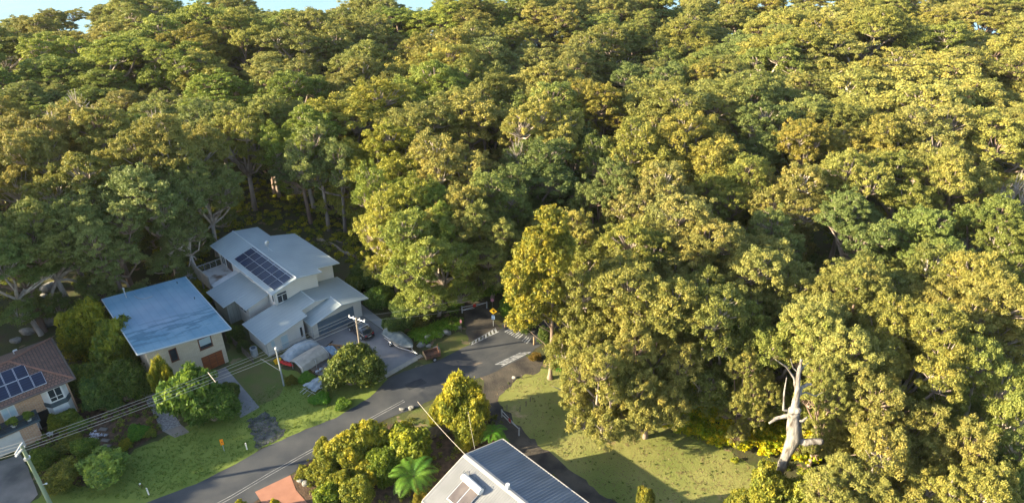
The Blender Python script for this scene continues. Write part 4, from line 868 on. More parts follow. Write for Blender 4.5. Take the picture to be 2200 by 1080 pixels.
# dead limbs lying by the forest edge
for (px, l) in (((355, 548), 'curled pale dead branch left of the grey house at the forest edge'), ((1255, 850), 'pale bare fallen branch on the right lawn under the gum trees')):
    g0 = G(*px); rg = random.Random(px[0]); t = MB()
    for k in range(4):
        a0 = rg.uniform(0, 6.28); pts = [(0, 0, .2)]; 
        for s_ in range(5): a0 += rg.uniform(-.6, .6); q = pts[-1]; pts.append((q[0] + math.cos(a0) * .8, q[1] + math.sin(a0) * .8, max(.1, q[2] + rg.uniform(-.2, .4))))
        t.tube(pts, np.linspace(.12, .03, 6), 5)
    o = t.build('dead_branch', 'snag'); o.location = (g0[0], g0[1], 0); tag(o, l, 'branch')
# rocks
rk = [(905, 742, .5, 'below the strappy plants near the box trailer'), (921, 745, .45, 'pale flat one behind the box trailer'), (938, 752, .5, 'white topped one nearest the box trailer'), (918, 728, .6, 'tall one between strappy plants'), (961, 716, .55, 'round one at the nature strip corner'), (947, 722, .45, 'beside the round one on the nature strip'), (985, 705, .5, 'by the marker post'), (865, 880, .3, 'small one on the lower verge'), (884, 877, .35, 'lone one on grass below the road'),
      (105, 622, 1.1, 'upper hillside, above the brick house'), (96, 640, .7, 'hillside, under the upper big one'), (52, 672, .8, 'hillside, left of the trunk'), (100, 700, 1.3, 'large pale one behind the brick house roof'), (60, 715, .9, 'hillside, at the back of the tiled roof'), (35, 735, .8, 'tip of tiled roof, leftmost'), (118, 612, .7, 'hillside, highest of the rocks'), (88, 755, .6, 'beside the brick house back gutter'), (645, 1032, .4, 'dark one beside the terracotta driveway'), (655, 1040, .35, 'pale one beside the terracotta driveway'), (1105, 812, .3, 'white one at the top of the reserve lawn')]
for i, (x, y, r, l) in enumerate(rk):
    g0 = G(x, y); t = MB(); t.blob((0, 0, r * .3), (r, r * .8, r * .65), i, .28, 11, 8); o = t.build('rock', 'rock'); o.location = (g0[0], g0[1], 0); tag(o, 'grey rock, ' + l, 'rock', 'rocks')
# ================================================================== VEGETATION
def np_mesh(name, verts, nq, tint, m):
    """verts (nq*4,3) as loose quads"""
    me = bpy.data.meshes.new(name); me.vertices.add(len(verts)); me.vertices.foreach_set('co', verts.astype(np.float32).ravel())
    me.loops.add(nq * 4); me.loops.foreach_set('vertex_index', np.arange(nq * 4, dtype=np.int32)); me.polygons.add(nq)
    me.polygons.foreach_set('loop_start', np.arange(0, nq * 4, 4, dtype=np.int32))
    try: me.polygons.foreach_set('loop_total', np.full(nq, 4, dtype=np.int32))
    except Exception: pass
    a = me.attributes.new('tint', 'FLOAT', 'POINT'); a.data.foreach_set('value', np.repeat(tint, 4).astype(np.float32))
    me.materials.append(M[m]); me.update(calc_edges=True); return me
def unit(v): return v / (np.linalg.norm(v, axis=-1, keepdims=True) + 1e-9)
def leaves(rg, C, Rr, n, size, tint, flat=.62, zmin=-.12, droop=.3, align=1.15, shell=.28):
    """C (k,3) clump centres, Rr (k,) radii, n leaves each; returns verts, tints"""
    k = len(C); d = unit(rg.normal(size=(k, n, 3))); d[..., 2] = np.where(d[..., 2] < zmin, -d[..., 2], d[..., 2])
    rad = Rr[:, None] * (1 - shell * rg.random((k, n)) ** 1.3 * 2.2 + .18 * rg.normal(size=(k, n)) * .6)
    p = C[:, None, :] + d * rad[..., None] * np.array([1, 1, flat])
    nrm = unit(d * align + rg.normal(size=(k, n, 3)) * .75)
    t = rg.normal(size=(k, n, 3)); t[..., 2] -= droop * 2; t = unit(t - nrm * (t * nrm).sum(-1, keepdims=True)); b = np.cross(nrm, t)
    s = size * (.65 + .7 * rg.random((k, n)))[..., None]
    v = np.stack([p - t * s, p + b * s * .42, p + t * s, p - b * s * .42], 2).reshape(-1, 3)
    tt = np.clip(tint[:, None] + rg.normal(size=(k, n)) * .22, 0, 1).reshape(-1)
    return v, tt
def dome_pts(rg, c, R, V, sp, zlo=-.15):
    """roughly evenly spaced points on an uneven dome"""
    out = []; tries = 0
    while tries < 900:
        tries += 1; d = rg.normal(size=3); d /= np.linalg.norm(d)
        if d[2] < zlo: continue
        k = 1 + .14 * math.sin(3 * d[0] + c[0]) + .12 * math.sin(4 * d[1] + c[1] * 2)
        p = c + d * np.array([R, R, V]) * k * (.86 + .2 * rg.random())
        if all(np.sum((p - q) ** 2) > sp * sp for q in out): out.append(p); tries = max(0, tries - 12)
    return out
def make_gum(seed, R=7.0, Hh=20.0, cb=.5, nl=6, cs=.82, n=200, ls=.175, tall=1.0, skirt=2, bare=0.0):
    rg = np.random.default_rng(seed); t = MB()
    fork = np.array([rg.normal() * .5, rg.normal() * .5, Hh * cb * .75])
    tr = .042 * R + .12
    t.tube([(0, 0, -1.0), (0, 0, .3), fork * [.5, .5, .5], fork], [tr * 1.5, tr * 1.25, tr, tr * .85], 8)
    lobes = [(np.array([rg.normal() * R * .2, rg.normal() * R * .2, Hh - R * .42 * tall]), R * .42)]
    a0 = rg.random() * 6.28
    for i in range(nl):
        a = a0 + 2 * math.pi * i / nl + rg.normal() * .25; rr = R * rg.uniform(.42, .80)
        lobes.append((np.array([math.cos(a) * rr, math.sin(a) * rr, Hh - R * .42 * tall - R * rg.uniform(.10, .75) * tall]), R * rg.uniform(.25, .48)))
    for i in range(skirt):
        a = a0 + i * 2.4; rr = R * rg.uniform(.45, .72); lobes.append((np.array([math.cos(a) * rr, math.sin(a) * rr, Hh * rg.uniform(.16, .42)]), R * rg.uniform(.27, .40)))
    for i in range(2):
        a = rg.random() * 6.28; rr = R * rg.uniform(.55, .8)
        lobes.append((np.array([math.cos(a) * rr, math.sin(a) * rr, Hh * cb + R * rg.uniform(.05, .25)]), R * rg.uniform(.22, .32)))
    CC = []; RR = []; TT = []
    for li, (c, lr) in enumerate(lobes):
        hub = c - np.array([0, 0, lr * .55]); mid = fork + (hub - fork) * .5 + rg.normal(size=3) * R * .07 + [0, 0, -R * .03]
        lt = tr * .62 if li else tr * .7
        t.tube([fork - [0, 0, .3], fork + (mid - fork) * .5 + rg.normal(size=3) * .15, mid, hub], [lt, lt * .85, lt * .7, lt * .5], 6, False)
        pts = dome_pts(rg, c, lr, lr * .78, cs * 1.42)
        for p in pts:
            w_ = rg.normal(size=3) * .25; q = hub + (p - hub) * .5 + w_
            t.tube([hub, q, p], [lt * .45, lt * .32, .04], 4, False)
            if rg.random() < bare: continue
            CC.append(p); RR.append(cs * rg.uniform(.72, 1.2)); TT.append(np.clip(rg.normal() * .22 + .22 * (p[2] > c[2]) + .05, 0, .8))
    C = np.array(CC); v, tt = leaves(rg, C, np.array(RR), n, ls, np.array(TT))
    # loose sprays between the clumps
    v2, t2 = leaves(rg, C + rg.normal(size=C.shape) * cs * .75 + [0, 0, .1], np.array(RR) * .9, n // 2, ls, np.array(TT), flat=.8, zmin=-.6, droop=.6, shell=.4)
    v = np.concatenate([v, v2]); tt = np.concatenate([tt, t2])
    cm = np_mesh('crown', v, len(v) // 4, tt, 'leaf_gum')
    tm = bpy.data.meshes.new('trunk'); tm.from_pydata(t.v, [], t.f); tm.materials.append(M['bark']); tm.update()
    tm.polygons.foreach_set('use_smooth', [True] * len(t.f))
    return dict(crown=cm, trunk=tm, R=R, H=Hh)
GUM = [make_gum(11, 7, 20, .52, 7), make_gum(12, 7, 19, .5, 8, cs=.75, n=180), make_gum(13, 7, 21, .55, 6, cs=.9, n=230), make_gum(14, 7, 18, .5, 7, tall=.8), make_gum(15, 7, 20, .48, 8, cs=.78, tall=1.1), make_gum(16, 7, 19, .5, 9, cs=.8, tall=.7),
       make_gum(17, 7, 20, .5, 6, cs=.75, n=180, bare=.2), make_gum(18, 7, 20, .42, 8, cs=.8, tall=1.3)]
MID = [make_gum(25, 7, 19, .4, 8, skirt=5), make_gum(26, 7, 20, .4, 9, skirt=5, tall=1.2), make_gum(27, 7, 18, .4, 8, cs=.75, n=130, skirt=4, tall=1.3)]
NEAR = [make_gum(21, 7, 17, .40, 7, cs=.72, n=230, ls=.145, skirt=5), make_gum(22, 7, 17, .38, 8, cs=.66, n=210, ls=.14, tall=1.2, skirt=6), make_gum(23, 7, 16, .38, 7, cs=.75, n=240, ls=.145, tall=1.3, skirt=5)]
SPARSE = [make_gum(31, 6, 18, .6, 5, cs=.95, n=120, bare=.2, skirt=0), make_gum(32, 6, 18, .62, 4, cs=.85, n=130, bare=.25, skirt=0), make_gum(33, 6, 17, .5, 6, cs=.75, n=110, bare=.15, skirt=0)]
DEAD = [make_gum(71, 7, 16, .45, 6, bare=.93), make_gum(72, 7, 16, .5, 5, bare=.93)]
TREES = []
PAL = {'gold': (1.25, 1.17, .90), 'olive': (1.08, 1.12, .92), 'green': (.88, 1.04, .88), 'bright': (1.10, 1.27, .78), 'orange': (1.32, 1.14, .80), 'dark': (.68, .86, .84), 'grey': (1.0, 1.12, 1.2), 'yellow': (1.38, 1.30, .66), 'straw': (1.36, 1.27, 1.08)}
WORD = {'gold': 'golden olive', 'olive': 'olive green', 'green': 'mid green', 'bright': 'bright yellow-green', 'orange': 'orange tinged', 'dark': 'dark green', 'grey': 'grey-green', 'yellow': 'yellow crowned', 'straw': 'straw toned'}
BARK = [(1.0, .95, .9), (.75, .7, .66), (1.15, 1.1, 1.05), (.6, .5, .45)]
rT = random.Random(77)
def gum(x, y, R, Hh, col, kit, label=None, z0=None, bark=None, rot=None, lean=(0, 0)):
    k = kit if isinstance(kit, dict) else rT.choice(kit)
    z = float(terr(x, y)) - .1 if z0 is None else z0
    root = bpy.data.objects.new('gum_tree', None); S.collection.objects.link(root); root.location = (x, y, z)
    root.rotation_euler = (rT.uniform(-.07, .07), rT.uniform(-.07, .07), rT.uniform(0, 6.28) if rot is None else rot); j = rT.uniform(.9, 1.12); root.scale = (1.14 * j * R / k['R'], 1.14 / j * R / k['R'], Hh / k['H'])
    c = bpy.data.objects.new('crown', k['crown']); t = bpy.data.objects.new('trunk', k['trunk'])
    base = PAL[col]; j = rT.uniform(.86, 1.14); c.color = (base[0] * j * rT.uniform(.94, 1.06), base[1] * j, base[2] * j * rT.uniform(.85, 1.15), 1)
    t.color = (*(bark or rT.choice(BARK)), 1)
    for o in (c, t): S.collection.objects.link(o); o.parent = root
    root['category'] = 'tree'
    TREES.append(dict(o=root, x=x, y=y, z=z + Hh * .78, R=R, col=col, label=label)); return root
def crown_at(px, py, rpx, col, Hh=20, kit=None, zf=.78, **kw):
    """tree whose crown is centred on this line of sight, at the height a tree of this size carries it"""
    g0 = G(px, py, Hh * zf); dep = P(g0)[2]; R = rpx * dep / FPX
    return gum(g0[0], g0[1], R, Hh, col, kit or GUM, **kw)
# hand placed forest trees (photo x, y, crown radius, colour, height)
HAND = [
 (770, 225, 95, 'yellow', 22), (745, 330, 62, 'yellow', 17), (830, 330, 80, 'yellow', 19), (960, 330, 85, 'gold', 20), (880, 430, 75, 'yellow', 18), (985, 450, 75, 'gold', 17), (1060, 400, 70, 'olive', 17), (930, 140, 105, 'gold', 22), (1065, 130, 95, 'olive', 21), (1165, 235, 95, 'green', 20), (905, 255, 90, 'gold', 21), (1035, 260, 85, 'gold', 21), (1140, 350, 90, 'dark', 18), (1235, 300, 60, 'dark', 16),  # dark crowns carry the shade of the middle mass in their colour
 (930, 500, 85, 'bright', 17), (835, 455, 60, 'yellow', 17), (1055, 480, 60, 'olive', 16),
 (1460, 220, 105, 'gold', 21), (1590, 190, 95, 'olive', 21), (1390, 300, 80, 'gold', 20), (1505, 310, 85, 'orange', 20), (1655, 280, 75, 'dark', 19), (1740, 305, 55, 'orange', 19), (1585, 370, 70, 'olive', 18), (1300, 400, 60, 'green', 17), (1400, 400, 80, 'straw', 19), (1300, 330, 60, 'green', 17),
 (1900, 190, 110, 'straw', 22), (2030, 160, 105, 'straw', 22), (2000, 290, 90, 'straw', 20), (2140, 300, 95, 'straw', 19), (1880, 300, 75, 'straw', 19), (1790, 130, 90, 'gold', 21), (1700, 110, 90, 'gold', 21), (2150, 150, 100, 'straw', 21),
 (1830, 390, 70, 'gold', 18), (1930, 400, 75, 'olive', 17), (2050, 390, 70, 'straw', 18), (1700, 400, 75, 'gold', 18), (1830, 480, 70, 'green', 15), (1990, 500, 70, 'green', 15), (2120, 470, 70, 'green', 16),
 (120, 290, 90, 'gold', 23), (235, 280, 85, 'gold', 23), (40, 350, 80, 'gold', 22), (190, 390, 85, 'gold', 20), (345, 320, 85, 'gold', 22), (330, 410, 95, 'grey', 19), (430, 400, 60, 'grey', 16), (90, 490, 85, 'olive', 18), (215, 490, 70, 'grey', 17), (400, 480, 45, 'grey', 13), (20, 560, 70, 'green', 15), (560, 250, 75, 'olive', 20), (640, 190, 80, 'bright', 21), (480, 190, 80, 'bright', 20), (650, 290, 65, 'bright', 19),  # gold crowns here have the low sun mixed into their leaf colour
 (940, 40, 70, 'bright', 20),
]
for q in HAND: crown_at(*q, kit=MID if 690 < q[0] < 1760 else None)
NEARH = [(1440, 480, 120, 'straw', 19), (1330, 530, 100, 'gold', 18), (1560, 510, 110, 'straw', 18), (1290, 640, 90, 'gold', 17), (1420, 620, 115, 'straw', 18), (1550, 640, 115, 'olive', 18), (1660, 560, 100, 'straw', 17), (1310, 760, 80, 'gold', 15), (1410, 760, 85, 'straw', 15), (1690, 680, 90, 'olive', 17), (1780, 590, 95, 'straw', 17), (1820, 720, 100, 'straw', 17), (1900, 620, 100, 'straw', 17), (1960, 740, 105, 'straw', 17), (2060, 640, 100, 'gold', 17), (2150, 620, 90, 'straw', 17), (2120, 800, 100, 'olive', 16), (1790, 830, 60, 'straw', 14),
         (1930, 870, 90, 'gold', 15), (2060, 920, 80, 'gold', 14), (1850, 1065, 78, 'straw', 12), (1930, 1010, 105, 'straw', 14), (2170, 980, 70, 'green', 13), (2060, 1040, 80, 'gold', 13), (1620, 800, 50, 'gold', 12)]
for q in NEARH: crown_at(*q, kit=NEAR)
for (a_, l_) in (((150, 238, 55, 'grey', 19), 'bare grey dead gum with spreading pale branches, upper left'), ((330, 262, 42, 'grey', 18), 'pale bare branched gum below the canopy, left of centre'), ((2165, 415, 34, 'straw', 16), 'bare white branched gum at the right edge'), ((1130, 330, 40, 'dark', 18), 'bare pale branched gum in the shaded middle gully')):
    crown_at(*a_, kit=DEAD, label=l_, bark=(.9, .87, .84))
# trees known by their trunk foot: forest edge behind the houses
for (px, py, R, Hh, col, kit, lab) in ((707, 495, 5.0, 19, 'green', SPARSE, 'tall thick grey trunk gum standing directly behind the grey house'), (742, 503, 4.0, 17, 'green', SPARSE, 'thin straight gum just right of the thick grey trunk'), (668, 480, 4.5, 15, 'dark', SPARSE, 'dark leaning gum behind the grey house'), (548, 450, 5.5, 19, 'olive', SPARSE, 'brown trunk gum in the open forest behind the grey house'), (500, 395, 5.5, 19, 'green', SPARSE, 'reddish trunk gum deeper behind the grey house'), (820, 560, 3.8, 17, 'bright', SPARSE, 'gum with furrowed trunk right of the fallen logs'), (1066, 585, 4.0, 17, 'green', SPARSE, 'gum with slim straight trunk above the forest track'), (285, 622, 5.0, 17, 'grey', SPARSE, 'forked pale gum behind the blue roofed house'), (205, 655, 5.0, 17, 'green', SPARSE, 'stout gum at the back left corner of the blue roofed house'), (95, 712, 5.0, 17, 'olive', SPARSE, 'leaning trunk gum above the brick house roof'), (375, 545, 4.5, 14, 'grey', SPARSE, 'fat trunk gum between the blue roofed house and the forest'), (912, 632, 4.6, 17, 'bright', NEAR, 'broad gum with bare thick trunk beside the forest track'), (600, 420, 4.5, 18, 'green', SPARSE, 'slender gum in the shaded open forest behind the solar roof'), (455, 425, 4.5, 17, 'green', SPARSE, 'slender gum at the left of the shaded open forest'), (640, 400, 4.5, 18, 'olive', SPARSE, 'farther slender gum above the solar roof')):
    g0 = G(px, py); gum(g0[0], g0[1], R, Hh, col, kit, label=lab, bark=rT.choice([(.5, .46, .44), (.65, .6, .56), (.55, .42, .36)]))
# gums beyond the left edge of the picture that shade the houses in the evening sun
for i, (x, y, R, Hh) in enumerate(((-84, 58, 7, 28), (-86, 67, 7, 28.5), (-88, 77, 7, 27), (-84, 50, 5, 20), (-98, 58, 7, 29), (-99, 70, 7, 29), (-92, 52, 6, 22), (-82, 36, 6, 17), (-83, 43, 6, 18.5), (-94, 66, 7, 27), (-100, 84, 6, 24))):
    gum(x, y, R, Hh, 'olive', GUM, label='tall gum beyond the left edge, %s of those that shade the houses' % ['first', 'second', 'third', 'fourth', 'fifth', 'sixth', 'seventh', 'eighth', 'ninth', 'tenth', 'eleventh', 'twelfth'][i])
# fill the rest of the forest
CLEAR = [(-200, 1300), (-200, 700), (0, 690), (200, 600), (380, 500), (430, 380), (560, 340), (680, 330), (765, 400), (830, 560), (950, 560), (990, 600), (1060, 600), (1130, 640), (1200, 660), (1290, 740), (1340, 800), (1480, 790), (1600, 840), (1720, 930), (1760, 1130), (1760, 1300)]
def inside(x, y, poly):
    c = False; n = len(poly)
    for i in range(n):
        x1, y1 = poly[i]; x2, y2 = poly[(i + 1) % n]
        if (y1 > y) != (y2 > y) and x < (x2 - x1) * (y - y1) / (y2 - y1) + x1: c = not c
    return c
rF = random.Random(4)
cnt = 0
for tr_i in range(9000):
    if len(TREES) > 312: break
    y = rF.uniform(46, 256); x = rF.uniform(-1, 1) * (0.78 * (y + 28) + 8)
    px, py, dd = P((x, y, 0)); cx, cy, _ = P((x, y, 15))
    if inside(px, py, CLEAR): continue
    if cx < -70 or cx > 2270 or cy < -45 or cy > 1130: continue

    R = rF.uniform(5.2, 8.2) + (1.2 if y > 150 else 0)
    if any((x - t['x']) ** 2 + (y - t['y']) ** 2 < (0.78 * (R + t['R'])) ** 2 * (.72 if t['R'] > 6 else .8) for t in TREES): continue
    if cx < 700: cols = ['olive', 'bright', 'gold', 'gold', 'bright']  # sunlit gold is put into the left forest's leaf colours
    elif cx < 1150: cols = ['gold', 'bright', 'olive', 'olive', 'gold']
    elif cx < 1700: cols = ['gold', 'olive', 'orange', 'green', 'straw']
    else: cols = ['straw', 'gold', 'olive', 'straw']
    if y < 110 and cx > 1150: Hh = rF.uniform(13, 16); R *= .8
    elif cx < 480 and y < 150: Hh = rF.uniform(12, 16)
    else: Hh = rF.uniform(14, 22)
    tx, ty, _ = P((x, y, Hh + float(terr(x, y)))); lim = 34 * (1 - tx / 270) if tx < 260 else 14 if 560 < tx < 770 else 10 if 840 < tx < 930 else -99
    if ty < lim: continue
    gum(x, y, R, Hh, rF.choice(cols), NEAR if y < 85 else GUM); cnt += 1
print('trees', len(TREES), 'fill', cnt)
# labels that single each forest tree out: row from the top, place from the left
un = [t for t in TREES if not t['label']]
for t in un: t['s'] = P((t['x'], t['y'], t['z'] - 2))
un.sort(key=lambda t: t['s'][1])
ORD = ['first', 'second', 'third', 'fourth', 'fifth', 'sixth', 'seventh', 'eighth', 'ninth', 'tenth', 'eleventh', 'twelfth', 'thirteenth', 'fourteenth', 'fifteenth', 'sixteenth', 'seventeenth', 'eighteenth', 'nineteenth', 'twentieth', 'twenty-first', 'twenty-second', 'twenty-third', 'twenty-fourth', 'twenty-fifth', 'twenty-sixth', 'twenty-seventh', 'twenty-eighth'] + ['%dth' % k for k in range(29, 60)]
bands = {}
for t in un:
    b_ = max(0, min(40, int((t['s'][1] + 60) // 38))); bands.setdefault(b_, []).append(t)
for bi, (b_, ts) in enumerate(sorted(bands.items())):
    ts.sort(key=lambda t: t['s'][0])
    for i, t in enumerate(ts):
        t['label'] = '%s %s gum, %s from the left in the %s canopy row' % ('broad' if t['R'] > 7.2 else 'mid sized' if t['R'] > 5.5 else 'small', WORD[t['col']], ORD[i], ORD[bi])
for t in TREES:
    t['o']['label'] = t['label']; t['o']['group'] = 'gum trees of the forest'

def adhoc(name, label, cat, x, y, z, crown, wood=None, color=(1, 1, 1), rz=0, group=None, sc=1.0, cname='foliage'):
    root = thing(name, label, cat, (x, y, z), rz, group); root.scale = (sc, sc, sc)
    c = bpy.data.objects.new(cname, crown); S.collection.objects.link(c); c.parent = root; c.color = (*color, 1)
    if wood: t = bpy.data.objects.new('stem', wood); S.collection.objects.link(t); t.parent = root; t.color = (.7, .6, .5, 1)
    return root
def make_shrub(seed, R=2.0, V=1.8, cs=.40, n=150, ls=.11, m='leaf_shrub', tip=.15, zl=-.75, droop=.1, lobes=7, name='foliage'):
    rg = np.random.default_rng(seed); t = MB(); CC = []
    L_ = [(np.array([0, 0, V * .9]), R * .62)] + [(np.array([math.cos(a) * R * rg.uniform(.4, .68), math.sin(a) * R * rg.uniform(.4, .68), V * rg.uniform(.4, 1.15)]), R * rg.uniform(.28, .52)) for a in rg.random(lobes) * 6.28]
    for c, lr in L_:
        pts = dome_pts(rg, c, lr, lr * .9 * V / R, cs * 1.15, zl)
        CC += [p for p in pts if p[2] > .1]
        t.tube([(rg.normal() * .1, rg.normal() * .1, -.2), c * .5 + rg.normal(size=3) * .1, c], [.09 * R / 2, .06 * R / 2, .03], 5, False)
        for p in pts[::3]: t.tube([c * .6, p], [.03, .012], 3, False)
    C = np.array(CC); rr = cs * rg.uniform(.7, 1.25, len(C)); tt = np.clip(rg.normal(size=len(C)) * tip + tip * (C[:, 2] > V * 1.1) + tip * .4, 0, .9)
    v, ti = leaves(rg, C, rr, n, ls, tt, flat=.85, zmin=-.6, droop=droop)
    cm = np_mesh(name, v, len(v) // 4, ti, m); tm = bpy.data.meshes.new('stem'); tm.from_pydata(t.v, [], t.f); tm.materials.append(M['bark']); tm.update(); return cm, tm
SH = [make_shrub(41), make_shrub(42, lobes=6, tip=.3), make_shrub(43, cs=.35, ls=.11, n=110), make_shrub(44, cs=.5, ls=.18, tip=.25), make_shrub(45, V=1.3, lobes=7, cs=.38, ls=.13)]
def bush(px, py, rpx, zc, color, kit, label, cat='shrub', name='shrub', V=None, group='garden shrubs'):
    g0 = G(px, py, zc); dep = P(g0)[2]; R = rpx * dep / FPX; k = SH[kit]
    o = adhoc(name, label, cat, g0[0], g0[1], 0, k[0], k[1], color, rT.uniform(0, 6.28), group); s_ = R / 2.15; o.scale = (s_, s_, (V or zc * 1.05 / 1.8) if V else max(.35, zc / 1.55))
    return o
